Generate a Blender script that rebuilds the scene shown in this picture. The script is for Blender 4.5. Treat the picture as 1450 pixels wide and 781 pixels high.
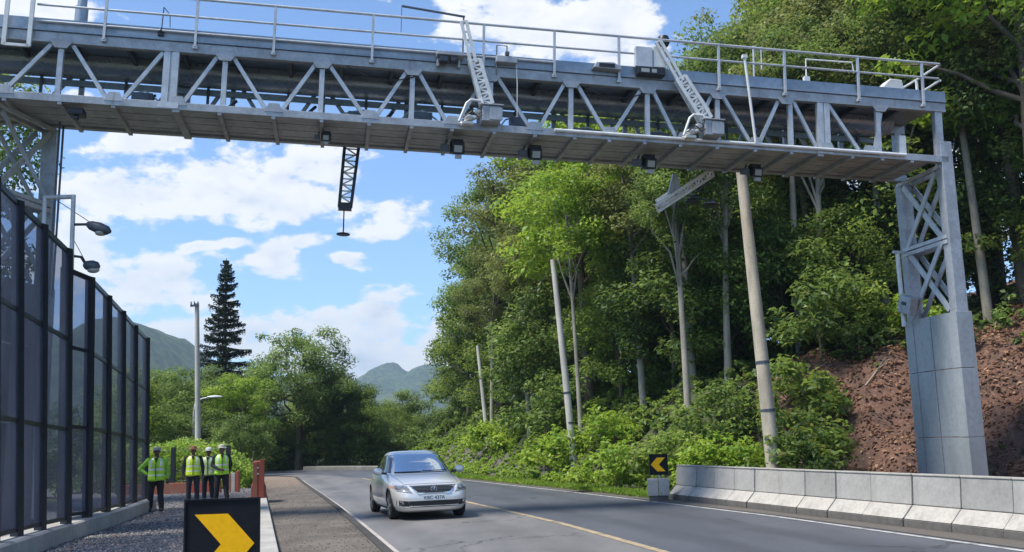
import bpy, bmesh, math, random
import numpy as np
from mathutils import Vector, Matrix

for _o in list(bpy.data.objects):
    bpy.data.objects.remove(_o)
S = bpy.context.scene
COL = S.collection
R = math.radians

# ------------------------------------------------------------------ camera
CAM_H = 1.68
cam_d = bpy.data.cameras.new('camera')
cam_d.sensor_width = 36.0
cam_d.lens = 34.76
cam_d.clip_start = 0.1
cam_d.clip_end = 20000
cam = bpy.data.objects.new('camera', cam_d)
COL.objects.link(cam)
_p, _th = R(9.33), R(1.89)
_F = Vector((0, math.cos(_p), math.sin(_p)))
_R = Vector((1, 0, 0))
_U = Vector((0, -math.sin(_p), math.cos(_p)))
_X = math.cos(_th) * _R - math.sin(_th) * _U
_Y = math.sin(_th) * _R + math.cos(_th) * _U
_Z = -_F
cam.matrix_world = Matrix(((_X.x, _Y.x, _Z.x, 0), (_X.y, _Y.y, _Z.y, 0), (_X.z, _Y.z, _Z.z, CAM_H), (0, 0, 0, 1)))
S.camera = cam

# ------------------------------------------------------------------ render and exposure
S.render.engine = 'CYCLES'
S.cycles.use_denoising = True
S.cycles.max_bounces = 8
S.cycles.diffuse_bounces = 3
S.cycles.glossy_bounces = 3
S.cycles.transmission_bounces = 4
S.cycles.transparent_max_bounces = 12
S.cycles.volume_bounces = 0
S.cycles.caustics_reflective = False
S.cycles.caustics_refractive = False
S.view_settings.view_transform = 'Standard'
S.view_settings.look = 'None'
S.view_settings.gamma = 1.0
S.view_settings.use_curve_mapping = False
S.view_settings.exposure = 0.70

# ------------------------------------------------------------------ sun (veiled by thin cloud: soft edges)
SUN_DIR = Vector((-0.42, -0.20, 0.88)).normalized()
SUN_STRENGTH = 4.0
sun_d = bpy.data.lights.new('sun', 'SUN')
sun_d.energy = SUN_STRENGTH
sun_d.angle = R(12.0)
sun_d.color = (1.0, 0.94, 0.84)
sun = bpy.data.objects.new('sun', sun_d)
COL.objects.link(sun)
sun.rotation_euler = (-SUN_DIR).to_track_quat('-Z', 'Y').to_euler()
SUN_EL = math.asin(SUN_DIR.z)
SUN_ROT = math.atan2(SUN_DIR.x, SUN_DIR.y)

# ------------------------------------------------------------------ world: sky and clouds
class NT:
    """small helper round a node tree"""
    def __init__(self, tree):
        self.t = tree
        tree.nodes.clear()
    def n(self, typ, ins=None, **kw):
        nd = self.t.nodes.new(typ)
        for k, v in kw.items():
            setattr(nd, k, v)
        for k, v in (ins or {}).items():
            if isinstance(v, bpy.types.NodeSocket):
                self.t.links.new(v, nd.inputs[k])
            else:
                nd.inputs[k].default_value = v
        return nd
    def link(self, a, b):
        self.t.links.new(a, b)
    def math(self, op, a, b=0.0, c=0.0, clamp=False):
        return self.n('ShaderNodeMath', {0: a, 1: b, 2: c}, operation=op, use_clamp=clamp).outputs[0]
    def vmath(self, op, a, b=(0, 0, 0), out=0):
        return self.n('ShaderNodeVectorMath', {0: a, 1: b}, operation=op).outputs[out]
    def noise(self, vec, scale, detail=4, rough=0.5, out=0, dist=0.0):
        return self.n('ShaderNodeTexNoise', {'Vector': vec, 'Scale': scale, 'Detail': detail, 'Roughness': rough, 'Distortion': dist}).outputs[out]
    def ramp(self, fac, stops, interp='LINEAR'):
        nd = self.n('ShaderNodeValToRGB', {0: fac})
        cr = nd.color_ramp
        cr.interpolation = interp
        while len(cr.elements) < len(stops):
            cr.elements.new(0.5)
        for e, (pos, col) in zip(cr.elements, stops):
            e.position = pos
            e.color = (*col, 1) if len(col) == 3 else col
        return nd.outputs[0]
    def mix(self, fac, a, b, blend='MIX'):
        nd = self.n('ShaderNodeMix', data_type='RGBA', blend_type=blend)
        for i, v in ((0, fac), (6, a), (7, b)):
            if isinstance(v, bpy.types.NodeSocket):
                self.t.links.new(v, nd.inputs[i])
            elif i == 0:
                nd.inputs[i].default_value = v
            else:
                nd.inputs[i].default_value = (*v, 1) if len(v) == 3 else v
        return nd.outputs[2]
    def smooth(self, v, a, b, lo=0.0, hi=1.0):
        return self.n('ShaderNodeMapRange', {0: v, 1: a, 2: b, 3: lo, 4: hi}, interpolation_type='SMOOTHSTEP').outputs[0]

W = bpy.data.worlds.new('World')
S.world = W
W.use_nodes = True
w = NT(W.node_tree)
SKY_STRENGTH = 0.145
sky = w.n('ShaderNodeTexSky', sky_type='NISHITA', sun_disc=False, sun_elevation=SUN_EL, sun_rotation=SUN_ROT,
          altitude=1800.0, air_density=1.0, dust_density=0.6, ozone_density=2.2)
dirv = w.n('ShaderNodeTexCoord').outputs['Generated']
sep = w.n('ShaderNodeSeparateXYZ', {0: dirv})
az = w.math('MULTIPLY', w.math('ARCTAN2', sep.outputs[0], sep.outputs[1]), 57.2958)
el = w.math('MULTIPLY', w.math('ARCSINE', sep.outputs[2]), 57.2958)
wn = w.noise(w.vmath('MULTIPLY', dirv, (9, 9, 16)), 1.0, 3, 0.55, out=1)
warp = w.vmath('MULTIPLY', w.vmath('SUBTRACT', wn, (0.5, 0.5, 0.5)), (6.0, 3.2, 0))
ae = w.vmath('ADD', w.n('ShaderNodeCombineXYZ', {0: az, 1: el, 2: 0.0}).outputs[0], warp)
CLOUDS = [  # azimuth, elevation, half width, half height (degrees)
    (-22.3, 14.0, 4.6, 2.0), (-17.2, 15.0, 4.6, 2.5), (-11.8, 14.8, 4.2, 2.6), (-7.4, 13.0, 3.0, 1.7), (-14.5, 13.4, 5.0, 1.5),
    (-20.5, 17.0, 2.2, 0.8), (-17.0, 11.0, 1.9, 0.5), (-14.2, 10.1, 3.2, 1.4), (-12.6, 11.0, 1.8, 0.8), (-10.0, 10.1, 1.5, 0.5),
    (-20.5, 8.6, 4.8, 2.2), (-25.0, 10.5, 2.6, 2.2), (-6.9, 7.2, 3.0, 2.3), (-11.8, 6.5, 4.0, 1.6), (-9.0, 4.6, 6.0, 2.3),
    (-3.0, 5.0, 4.0, 2.6), (-17.0, 5.5, 6.0, 1.8), (1.1, 23.6, 6.6, 2.9), (6.2, 23.4, 3.8, 2.6), (-2.6, 26.0, 5.0, 2.0),
    (7.5, 21.0, 2.6, 1.8), (-26.5, 22.8, 4.6, 2.2), (-24.0, 19.0, 1.5, 0.5),
    (25.0, 12.0, 9.0, 4.0), (14.0, 8.0, 8.0, 3.0), (-45.0, 18.0, 12.0, 5.0), (50.0, 25.0, 14.0, 6.0), (-40.0, 45.0, 14.0, 7.0),
    (20.0, 55.0, 18.0, 7.0), (120.0, 25.0, 22.0, 9.0), (-110.0, 30.0, 22.0, 9.0), (170.0, 40.0, 25.0, 9.0), (-160.0, 20.0, 20.0, 7.0)]
acc = None
for (ca, ce, ha, hb) in CLOUDS:
    dv = w.vmath('MULTIPLY', w.vmath('SUBTRACT', ae, (ca, ce, 0)), (1 / ha, 1 / hb, 0))
    v = w.math('SUBTRACT', 1.0, w.vmath('LENGTH', dv, out=1))
    acc = v if acc is None else w.math('SMOOTH_MAX', acc, v, 0.25)
acc = w.math('MAXIMUM', acc, -0.8)
nvec = w.vmath('MULTIPLY', dirv, (16, 16, 30))
fb = w.noise(nvec, 1.0, 9, 0.60)
fb_up = w.noise(w.vmath('ADD', nvec, (-0.12, 0.05, 0.30)), 1.0, 5, 0.55)
dens = w.math('ADD', acc, w.math('MULTIPLY', w.math('SUBTRACT', fb, 0.5), 3.1))
mask = w.smooth(dens, 0.08, 0.46)
shade = w.math('ADD', w.math('MULTIPLY', w.math('SUBTRACT', fb_up, fb), 2.2), w.math('MULTIPLY', dens, 0.35))
ccol = w.ramp(shade, [(0.05, (1.0, 0.99, 0.97)), (0.40, (0.86, 0.88, 0.92)), (0.85, (0.56, 0.63, 0.74))])
CLOUD_STRENGTH = 4.8
cloud = w.vmath('MULTIPLY', ccol, (CLOUD_STRENGTH,) * 3)
skyc = w.vmath('MULTIPLY', sky.outputs[0], (0.78, 0.93, 1.05))
tot = w.mix(w.math('MULTIPLY', mask, 0.93), skyc, cloud)
bg = w.n('ShaderNodeBackground', {'Color': tot, 'Strength': SKY_STRENGTH})
w.link(bg.outputs[0], w.n('ShaderNodeOutputWorld').inputs[0])

# ------------------------------------------------------------------ object helpers
def tag(o, label=None, cat=None, group=None, kind=None):
    if label: o['label'] = label
    if cat: o['category'] = cat
    if group: o['group'] = group
    if kind: o['kind'] = kind
    return o

def thing(name, label, cat, loc=(0, 0, 0), rz=0.0, group=None, matrix=None):
    o = bpy.data.objects.new(name, None)
    o.empty_display_size = 0.3
    COL.objects.link(o)
    if matrix is not None:
        o.matrix_world = matrix
    else:
        o.location = loc
        o.rotation_euler = (0, 0, rz)
    return tag(o, label, cat, group)

def dup(root, label, loc=None, rz=None, scale=None, group=None):
    r = root.copy()
    COL.objects.link(r)
    if loc is not None: r.location = loc
    if rz is not None: r.rotation_euler = (0, 0, rz)
    if scale is not None: r.scale = scale if hasattr(scale, '__len__') else (scale,) * 3
    r['label'] = label
    if group: r['group'] = group
    for ch in list(root.children):
        c = ch.copy()
        COL.objects.link(c)
        c.parent = r
        for g in list(ch.children):
            d = g.copy()
            COL.objects.link(d)
            d.parent = c
    return r

def link_mesh(name, me, mats, parent=None, smooth=None):
    for m in (mats if isinstance(mats, (list, tuple)) else [mats]):
        if m.name not in [x.name for x in me.materials if x]:
            me.materials.append(m)
    if smooth is not None:
        me.polygons.foreach_set('use_smooth', [True] * len(me.polygons))
        if smooth < 179:
            me.set_sharp_from_angle(angle=R(smooth))
    o = bpy.data.objects.new(name, me)
    COL.objects.link(o)
    if parent is not None:
        o.parent = parent
    return o

class MB:
    """collects simple shapes into one mesh"""
    def __init__(self):
        self.v, self.f, self.m, self.cur = [], [], [], 0
    def add(self, vs, fs):
        n = len(self.v)
        self.v += [tuple(p) for p in vs]
        self.f += [tuple(i + n for i in q) for q in fs]
        self.m += [self.cur] * len(fs)
        return self
    def box(self, x0, x1, y0, y1, z0, z1):
        vs = [(x, y, z) for z in (z0, z1) for y in (y0, y1) for x in (x0, x1)]
        return self.add(vs, [(0, 2, 3, 1), (4, 5, 7, 6), (0, 1, 5, 4), (2, 6, 7, 3), (0, 4, 6, 2), (1, 3, 7, 5)])
    def beam(self, a, b, w, h, up=(0, 0, 1)):
        a, b = Vector(a), Vector(b)
        d = (b - a).normalized()
        u = Vector(up)
        s = d.cross(u)
        if s.length < 1e-4:
            s = d.cross(Vector((0, 1, 0)))
        s.normalize()
        u = s.cross(d).normalized()
        vs = []
        for p in (a, b):
            for (i, j) in ((-1, -1), (1, -1), (1, 1), (-1, 1)):
                vs.append(p + s * (i * w / 2) + u * (j * h / 2))
        return self.add(vs, [(3, 2, 1, 0), (4, 5, 6, 7), (0, 1, 5, 4), (1, 2, 6, 5), (2, 3, 7, 6), (3, 0, 4, 7)])
    def tube(self, pts, r, n=8, caps=True):
        pts = [Vector(p) for p in pts]
        rs = r if hasattr(r, '__len__') else [r] * len(pts)
        vs, fs = [], []
        prev = None
        for i, p in enumerate(pts):
            d = (pts[min(i + 1, len(pts) - 1)] - pts[max(i - 1, 0)]).normalized()
            ref = prev if prev is not None else (Vector((1, 0, 0)) if abs(d.x) < 0.8 else Vector((0, 1, 0)))
            s = d.cross(ref)
            if s.length < 1e-5:
                s = d.cross(Vector((0.3, 1, 0.2)))
            s.normalize()
            u = s.cross(d).normalized()
            prev = u
            for k in range(n):
                an = 2 * math.pi * k / n
                vs.append(p + (s * math.cos(an) + u * math.sin(an)) * rs[i])
        for i in range(len(pts) - 1):
            for k in range(n):
                a, b = i * n + k, i * n + (k + 1) % n
                fs.append((a, a + n, b + n, b))
        if caps:
            fs.append(tuple(range(n)))
            fs.append(tuple(reversed(range((len(pts) - 1) * n, len(pts) * n))))
        return self.add(vs, fs)
    def prism(self, poly, a, b, axis=0):
        """poly in the two other axes, extruded from a to b along axis"""
        n = len(poly)
        def P(t, q):
            c = [q[0], q[1]]
            c.insert(axis, t)
            return tuple(c)
        vs = [P(a, q) for q in poly] + [P(b, q) for q in poly]
        fs = [tuple(range(n)), tuple(reversed(range(n, 2 * n)))]
        fs += [(i, i + n, (i + 1) % n + n, (i + 1) % n) for i in range(n)]
        return self.add(vs, fs)
    def lathe(self, prof, c=(0, 0, 0), n=16):
        vs, fs = [], []
        for (r, z) in prof:
            for k in range(n):
                an = 2 * math.pi * k / n
                vs.append((c[0] + r * math.cos(an), c[1] + r * math.sin(an), c[2] + z))
        for i in range(len(prof) - 1):
            for k in range(n):
                a, b = i * n + k, i * n + (k + 1) % n
                fs.append((a, b, b + n, a + n))
        fs.append(tuple(reversed(range(n))))
        fs.append(tuple(range((len(prof) - 1) * n, len(prof) * n)))
        return self.add(vs, fs)
    def ball(self, c, r, n=12):
        rr = r if hasattr(r, '__len__') else (r, r, r)
        vs, fs = [], []
        m = n // 2
        for i in range(1, m):
            t = math.pi * i / m
            for k in range(n):
                a = 2 * math.pi * k / n
                vs.append((c[0] + rr[0] * math.sin(t) * math.cos(a), c[1] + rr[1] * math.sin(t) * math.sin(a), c[2] + rr[2] * math.cos(t)))
        top, bot = len(vs), len(vs) + 1
        vs += [(c[0], c[1], c[2] + rr[2]), (c[0], c[1], c[2] - rr[2])]
        for i in range(m - 2):
            for k in range(n):
                a, b = i * n + k, i * n + (k + 1) % n
                fs.append((a, a + n, b + n, b))
        for k in range(n):
            fs.append((top, k, (k + 1) % n))
            fs.append((bot, (m - 2) * n + (k + 1) % n, (m - 2) * n + k))
        return self.add(vs, fs)
    def build(self, name, mats, parent=None, smooth=None, bevel=0.0, fix=True):
        me = bpy.data.meshes.new(name)
        me.from_pydata(self.v, [], self.f)
        mats = mats if isinstance(mats, (list, tuple)) else [mats]
        for m in mats:
            me.materials.append(m)
        me.polygons.foreach_set('material_index', self.m)
        if fix:
            bm = bmesh.new()
            bm.from_mesh(me)
            bmesh.ops.recalc_face_normals(bm, faces=bm.faces)
            bm.to_mesh(me)
            bm.free()
        me.update()
        o = link_mesh(name, me, [], parent, smooth)
        if bevel:
            bv = o.modifiers.new('bevel', 'BEVEL')
            bv.width = bevel
            bv.segments = 2
            bv.limit_method = 'ANGLE'
            bv.angle_limit = R(50)
        return o

def np_mesh(name, verts, faces, mats, parent=None, kind=None, smooth=False):
    """verts (N,3) array, faces (M,k) array of equal sized polygons"""
    me = bpy.data.meshes.new(name)
    verts = np.asarray(verts, np.float32)
    faces = np.asarray(faces, np.int32)
    k = faces.shape[1]
    me.vertices.add(len(verts))
    me.vertices.foreach_set('co', verts.ravel())
    me.loops.add(faces.size)
    me.loops.foreach_set('vertex_index', faces.ravel())
    me.polygons.add(len(faces))
    me.polygons.foreach_set('loop_start', np.arange(0, faces.size, k, dtype=np.int32))
    if smooth:
        me.polygons.foreach_set('use_smooth', np.ones(len(faces), bool))
    me.update(calc_edges=True)
    me.validate()
    o = link_mesh(name, me, mats, parent)
    if kind: o['kind'] = kind
    return o

# ------------------------------------------------------------------ materials
def mat(name, col, rough=0.6, metal=0.0, var=0.0, vscale=3.0, col2=None, bump=0.0, bscale=20.0, spec=None, streak=False, rust=0.0):
    m = bpy.data.materials.new(name)
    m.use_nodes = True
    t = NT(m.node_tree)
    co = t.n('ShaderNodeTexCoord').outputs['Object']
    b = t.n('ShaderNodeBsdfPrincipled', {'Base Color': (*col, 1), 'Roughness': rough, 'Metallic': metal})
    if spec is not None:
        b.inputs['Specular IOR Level'].default_value = spec
    if var or col2:
        c2 = col2 or tuple(max(0, c * (1 - var)) for c in col)
        vec = t.vmath('MULTIPLY', co, (1, 1, 0.25)) if streak else co
        f1 = t.noise(vec, vscale, 6, 0.62)
        fac = t.smooth(f1, 0.36, 0.66)
        c = t.mix(fac, col, c2)
        f2 = t.noise(co, vscale * 9, 3, 0.6)
        c = t.mix(t.smooth(f2, 0.35, 0.75, 0.0, 0.35), c, tuple(x * 0.72 for x in c2))
        t.link(c, b.inputs['Base Color'])
        if rust:
            st = t.noise(t.vmath('MULTIPLY', co, (5.0, 5.0, 0.7)), 1.6, 5, 0.65)
            gate = t.smooth(t.noise(co, 0.8, 3, 0.5), 0.45, 0.62)
            c = t.mix(t.math('MULTIPLY', t.math('MULTIPLY', t.smooth(st, 0.52, 0.70), gate), rust), c, (0.19, 0.145, 0.11))
            t.link(c, b.inputs['Base Color'])
        rr = t.n('ShaderNodeMapRange', {0: f2, 1: 0.3, 2: 0.7, 3: max(0.05, rough - 0.1), 4: min(1, rough + 0.12)}).outputs[0]
        t.link(rr, b.inputs['Roughness'])
    if bump:
        h = t.noise(co, bscale, 5, 0.6)
        bn = t.n('ShaderNodeBump', {'Strength': bump, 'Distance': 0.02, 'Height': h})
        t.link(bn.outputs[0], b.inputs['Normal'])
    t.link(b.outputs[0], t.n('ShaderNodeOutputMaterial').inputs[0])
    return m

def leaf_mat(name, dark, mid, light, trans=0.35, rough=0.5, tcol=None):
    m = bpy.data.materials.new(name)
    m.use_nodes = True
    t = NT(m.node_tree)
    geo = t.n('ShaderNodeNewGeometry')
    info = t.n('ShaderNodeObjectInfo')
    co = t.n('ShaderNodeTexCoord').outputs['Object']
    big = t.noise(co, 0.55, 2, 0.5)
    f = t.math('ADD', t.math('MULTIPLY', geo.outputs['Random Per Island'], 0.62), t.math('MULTIPLY', t.math('SUBTRACT', big, 0.5), 1.5))
    f = t.math('ADD', f, t.math('MULTIPLY', t.math('SUBTRACT', info.outputs['Random'], 0.5), 0.42))
    f = t.math('ADD', f, 0.17)
    c = t.ramp(f, [(0.0, dark), (0.5, mid), (1.0, light)])
    odd = t.math('FRACT', t.math('MULTIPLY', geo.outputs['Random Per Island'], 57.31))
    c = t.mix(t.math('MULTIPLY', t.math('GREATER_THAN', odd, 0.965), 0.7), c, (0.20, 0.15, 0.05))
    b = t.n('ShaderNodeBsdfPrincipled', {'Base Color': c, 'Roughness': rough})
    b.inputs['Specular IOR Level'].default_value = 0.35
    tc = t.mix(0.6, c, tcol or tuple(x * 1.4 for x in light))
    tr = t.n('ShaderNodeBsdfTranslucent', {'Color': tc})
    mx = t.n('ShaderNodeMixShader', {0: trans, 1: b.outputs[0], 2: tr.outputs[0]})
    t.link(mx.outputs[0], t.n('ShaderNodeOutputMaterial').inputs[0])
    return m

M = {}
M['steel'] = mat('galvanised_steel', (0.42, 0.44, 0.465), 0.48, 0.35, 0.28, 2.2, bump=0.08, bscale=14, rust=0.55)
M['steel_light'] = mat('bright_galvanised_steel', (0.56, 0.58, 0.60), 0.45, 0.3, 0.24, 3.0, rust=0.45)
M['steel_blue'] = mat('blue_grey_steel', (0.30, 0.36, 0.43), 0.42, 0.35, 0.25, 0.9, bump=0.06, bscale=5)
M['steel_dark'] = mat('dark_steel', (0.10, 0.115, 0.14), 0.5, 0.4, 0.3, 2.0)
M['soffit'] = mat('soffit_sheet', (0.46, 0.475, 0.50), 0.55, 0.15, 0.35, 1.2, streak=False, rust=0.4)
M['cladding'] = mat('grey_painted_cladding', (0.36, 0.39, 0.405), 0.38, 0.1, 0.26, 1.1, bump=0.05, bscale=3, streak=True, rust=0.3)
M['white_metal'] = mat('white_painted_metal', (0.74, 0.75, 0.74), 0.4, 0.0, 0.18, 4.0)
M['black_metal'] = mat('black_metal', (0.018, 0.020, 0.026), 0.4, 0.2, 0.3, 3.0)
M['navy_metal'] = mat('dark_navy_frame', (0.014, 0.018, 0.032), 0.35, 0.1, 0.3, 3.0)
M['lens'] = mat('glass_lens', (0.34, 0.35, 0.33), 0.15, 0.0)
M['duct'] = mat('blue_grey_duct', (0.46, 0.51, 0.57), 0.30, 0.55, 0.2, 0.7, bump=0.05, bscale=4)
M['concrete'] = mat('concrete', (0.42, 0.405, 0.37), 0.85, 0.0, 0.25, 1.5, bump=0.25, bscale=22)
M['concrete_toe'] = mat('pale_concrete', (0.44, 0.415, 0.37), 0.85, 0.0, 0.3, 2.0, bump=0.2, bscale=22)
M['red_plastic'] = mat('red_plastic', (0.34, 0.065, 0.036), 0.55, 0.0, 0.35, 4.0, col2=(0.24, 0.075, 0.05), spec=0.3)
M['red_paint'] = mat('faded_red_paint', (0.30, 0.09, 0.055), 0.7, 0.0, 0.3, 3.0, col2=(0.27, 0.14, 0.10), spec=0.2)
M['sign_black'] = mat('sign_black', (0.010, 0.011, 0.016), 0.6, 0.0, 0.3, 6.0, spec=0.15)
M['sign_yellow'] = mat('sign_yellow', (0.90, 0.46, 0.006), 0.55, 0.0, 0.06, 3.0, spec=0.15)
M['wood_pole'] = mat('weathered_pole', (0.52, 0.46, 0.36), 0.8, 0.0, 0.35, 3.0, bump=0.3, bscale=12, streak=True)
M['concrete_pole'] = mat('pale_concrete_pole', (0.56, 0.53, 0.47), 0.8, 0.0, 0.25, 2.0, bump=0.15, bscale=14, streak=True)
M['bark'] = mat('bark', (0.15, 0.12, 0.09), 0.9, 0.0, 0.5, 2.5, bump=0.6, bscale=9, streak=True)
M['bark_pale'] = mat('pale_bark', (0.36, 0.33, 0.27), 0.85, 0.0, 0.45, 2.0, bump=0.4, bscale=9, streak=True)
# ------------------------------------------------------------------ ground, road, bank
Lx_Y = [-30, 0, 13, 16.4, 23.85, 29.1, 39.3, 49.3]
Lx_X = [8.5, 1.6, -1.45, -2.29, -4.14, -5.5, -8.2, -10.8]
Rx_Y = [-30, 0, 13.5, 20, 24.2, 31.7, 42.4, 49.6, 56, 64.3]
Rx_X = [13.0, 9.1, 6.65, 5.05, 3.78, 1.44, -2.1, -4.6, -6.9, -10.2]
def edgeL(y): return float(np.interp(y, Lx_Y, Lx_X))
def edgeR(y): return float(np.interp(y, Rx_Y, Rx_X))

_rng = np.random.default_rng(5)
_ph = _rng.uniform(0, 6.28, (8, 2))
def lumps(x, y, s):
    v = 0
    for i in range(8):
        a = i * 2.4
        k = s * (1 + 0.55 * i)
        v = v + np.sin(k * (x * np.cos(a) + y * np.sin(a)) + _ph[i, 0]) / (1 + 0.55 * i)
    return v
def bank_z(x, y):
    x = np.asarray(x, float); y = np.asarray(y, float)
    er = np.interp(y, Rx_Y, Rx_X)
    u = (x - er) * 0.955
    u0 = np.interp(y, [20, 26, 30, 34, 40], [9.2, 7.9, 6.1, 2.6, 1.3])
    t = u - u0
    steep = 3.4 + np.interp(y, [30, 45], [0.5, -0.6])
    z = np.where(t < 0, 0, np.where(t < steep / 0.66, 0.66 * t, steep + 0.22 * (t - steep / 0.66)))
    ease = np.clip(t / 1.2, 0, 1)
    z = z * (0.35 + 0.65 * ease)
    n = np.clip(t / 2.0, 0, 1)
    z = z + n * 0.15 * lumps(x, y, 1.5) + np.clip(t / 3, 0, 1) * 0.12 * np.sin(2.6 * (x - 0.35 * y) + 0.8 * np.sin(1.3 * y)) + np.clip(t, 0, 1) * 0.05 * lumps(x, y, 4.4)
    far = np.clip((y - 62) / 14, 0, 1)
    return z * (1 - 0.5 * far)

def tex_mat(name, build):
    m = bpy.data.materials.new(name)
    m.use_nodes = True
    t = NT(m.node_tree)
    b = t.n('ShaderNodeBsdfPrincipled', {'Roughness': 0.9})
    co = t.n('ShaderNodeNewGeometry').outputs['Position']
    build(t, b, co)
    t.link(b.outputs[0], t.n('ShaderNodeOutputMaterial').inputs[0])
    return m

def _ground(t, b, co):
    c = t.mix(t.smooth(t.noise(co, 0.35, 6, 0.6), 0.35, 0.65), (0.030, 0.045, 0.012), (0.055, 0.055, 0.026))
    t.link(t.mix(t.smooth(t.noise(co, 5, 4, 0.6), 0.4, 0.7, 0, 0.5), c, (0.03, 0.04, 0.015)), b.inputs['Base Color'])
M['ground'] = tex_mat('rough_ground', _ground)

def _asphalt(base, patch):
    def f(t, b, co):
        stretch = t.vmath('MULTIPLY', co, (1.0, 0.22, 1))
        c = t.mix(t.smooth(t.noise(stretch, 0.8, 5, 0.6), 0.35, 0.68), base, patch)
        c = t.mix(t.smooth(t.noise(co, 120, 2, 0.5), 0.4, 0.7, 0, 0.45), c, tuple(x * 1.7 for x in base))
        c = t.mix(t.smooth(t.noise(co, 0.25, 3, 0.5), 0.5, 0.7, 0, 0.35), c, tuple(x * 0.6 for x in base))
        ps = t.n('ShaderNodeSeparateXYZ', {0: co})
        k = t.math('ADD', t.math('ADD', ps.outputs[0], t.math('MULTIPLY', ps.outputs[1], 0.26)), t.math('MULTIPLY', t.noise(co, 0.5, 3, 0.5), 0.5))
        for ctr in (3.2, 4.95, 7.3, 9.0):
            band = t.smooth(t.math('ABSOLUTE', t.math('SUBTRACT', k, ctr)), 0.10, 0.50, 1.0, 0.0)
            c = t.mix(t.math('MULTIPLY', t.math('MULTIPLY', band, t.noise(stretch, 1.7, 4, 0.6)), 0.62), c, tuple(x * 0.55 for x in base))
        vo = t.n('ShaderNodeTexVoronoi', {'Vector': t.vmath('ADD', t.vmath('MULTIPLY', co, (1, 0.6, 1)), t.vmath('MULTIPLY', t.noise(co, 2.0, 5, 0.7, out=1), (0.9, 0.9, 0))), 'Scale': 0.45}, feature='DISTANCE_TO_EDGE')
        crack = t.math('MULTIPLY', t.smooth(vo.outputs['Distance'], 0.004, 0.014, 1.0, 0.0), t.smooth(t.noise(co, 0.22, 2, 0.5), 0.52, 0.60))
        c = t.mix(t.math('MULTIPLY', crack, 0.8), c, (0.02, 0.02, 0.02))
        spot = t.smooth(t.noise(co, 2.6, 5, 0.65), 0.66, 0.74, 0, 0.55)
        c = t.mix(spot, c, tuple(x * 0.5 for x in base))
        t.link(c, b.inputs['Base Color'])
        b.inputs['Roughness'].default_value = 0.62
        b.inputs['Specular IOR Level'].default_value = 0.5
        t.link(t.n('ShaderNodeBump', {'Strength': 0.25, 'Distance': 0.01, 'Height': t.noise(co, 90, 3, 0.6)}).outputs[0], b.inputs['Normal'])
    return f
M['asphalt_old'] = tex_mat('worn_asphalt', _asphalt((0.125, 0.122, 0.121), (0.185, 0.176, 0.170)))
M['asphalt_new'] = tex_mat('newer_asphalt', _asphalt((0.066, 0.071, 0.084), (0.092, 0.097, 0.110)))

def _verge(t, b, co):
    c = t.mix(t.smooth(t.noise(co, 0.9, 6, 0.65), 0.35, 0.66), (0.140, 0.120, 0.098), (0.070, 0.060, 0.050))
    c = t.mix(t.smooth(t.noise(co, 26, 5, 0.7), 0.45, 0.7, 0, 0.35), c, (0.20, 0.18, 0.15))
    c = t.mix(t.smooth(t.noise(t.vmath('MULTIPLY', co, (2.2, 0.35, 1)), 1.0, 5, 0.6), 0.48, 0.62, 0, 0.55), c, (0.085, 0.072, 0.06))
    far = t.smooth(t.n('ShaderNodeSeparateXYZ', {0: co}).outputs[1], 30, 46)
    c = t.mix(t.math('MULTIPLY', far, 0.6), c, (0.26, 0.185, 0.13))
    t.link(c, b.inputs['Base Color'])
    t.link(t.n('ShaderNodeBump', {'Strength': 0.5, 'Distance': 0.012, 'Height': t.noise(co, 45, 6, 0.7)}).outputs[0], b.inputs['Normal'])
M['verge'] = tex_mat('packed_dirt', _verge)

def _gravel(t, b, co):
    vo = t.n('ShaderNodeTexVoronoi', {'Vector': co, 'Scale': 22.0})
    c = t.ramp(t.n('ShaderNodeSeparateXYZ', {0: vo.outputs['Color']}).outputs[0], [(0, (0.07, 0.07, 0.078)), (0.6, (0.15, 0.148, 0.155)), (1, (0.27, 0.26, 0.26))])
    c = t.mix(t.smooth(t.noise(co, 1.1, 4, 0.6), 0.5, 0.72, 0, 0.7), c, (0.20, 0.145, 0.11))
    t.link(c, b.inputs['Base Color'])
    t.link(t.n('ShaderNodeBump', {'Strength': 0.9, 'Distance': 0.04, 'Height': vo.outputs['Distance']}).outputs[0], b.inputs['Normal'])
M['gravel'] = tex_mat('grey_gravel', _gravel)

def _bank(t, b, co):
    n1 = t.noise(co, 1.2, 7, 0.65)
    c = t.mix(t.smooth(n1, 0.35, 0.68), (0.140, 0.070, 0.046), (0.056, 0.034, 0.026))
    c = t.mix(t.smooth(t.noise(co, 7, 5, 0.7), 0.5, 0.7, 0, 0.8), c, (0.22, 0.135, 0.09))
    pos = t.n('ShaderNodeSeparateXYZ', {0: co})
    k = t.math('ADD', pos.outputs[0], t.math('MULTIPLY', pos.outputs[1], -0.22))
    k = t.math('ADD', k, t.math('MULTIPLY', t.math('SUBTRACT', n1, 0.5), 3.0))
    red = t.smooth(k, 0.6, 2.2)
    c = t.mix(red, (0.05, 0.06, 0.022), c)
    uu = t.math('ADD', t.math('ADD', pos.outputs[0], t.math('MULTIPLY', pos.outputs[1], 0.28)), t.math('MULTIPLY', n1, 1.2))
    c = t.mix(t.smooth(uu, 12.2, 13.6), (0.12, 0.105, 0.09), c)
    t.link(c, b.inputs['Base Color'])
    t.link(t.n('ShaderNodeBump', {'Strength': 1.0, 'Distance': 0.05, 'Height': t.noise(co, 7, 8, 0.7)}).outputs[0], b.inputs['Normal'])
M['bank'] = tex_mat('red_earth', _bank)

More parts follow.
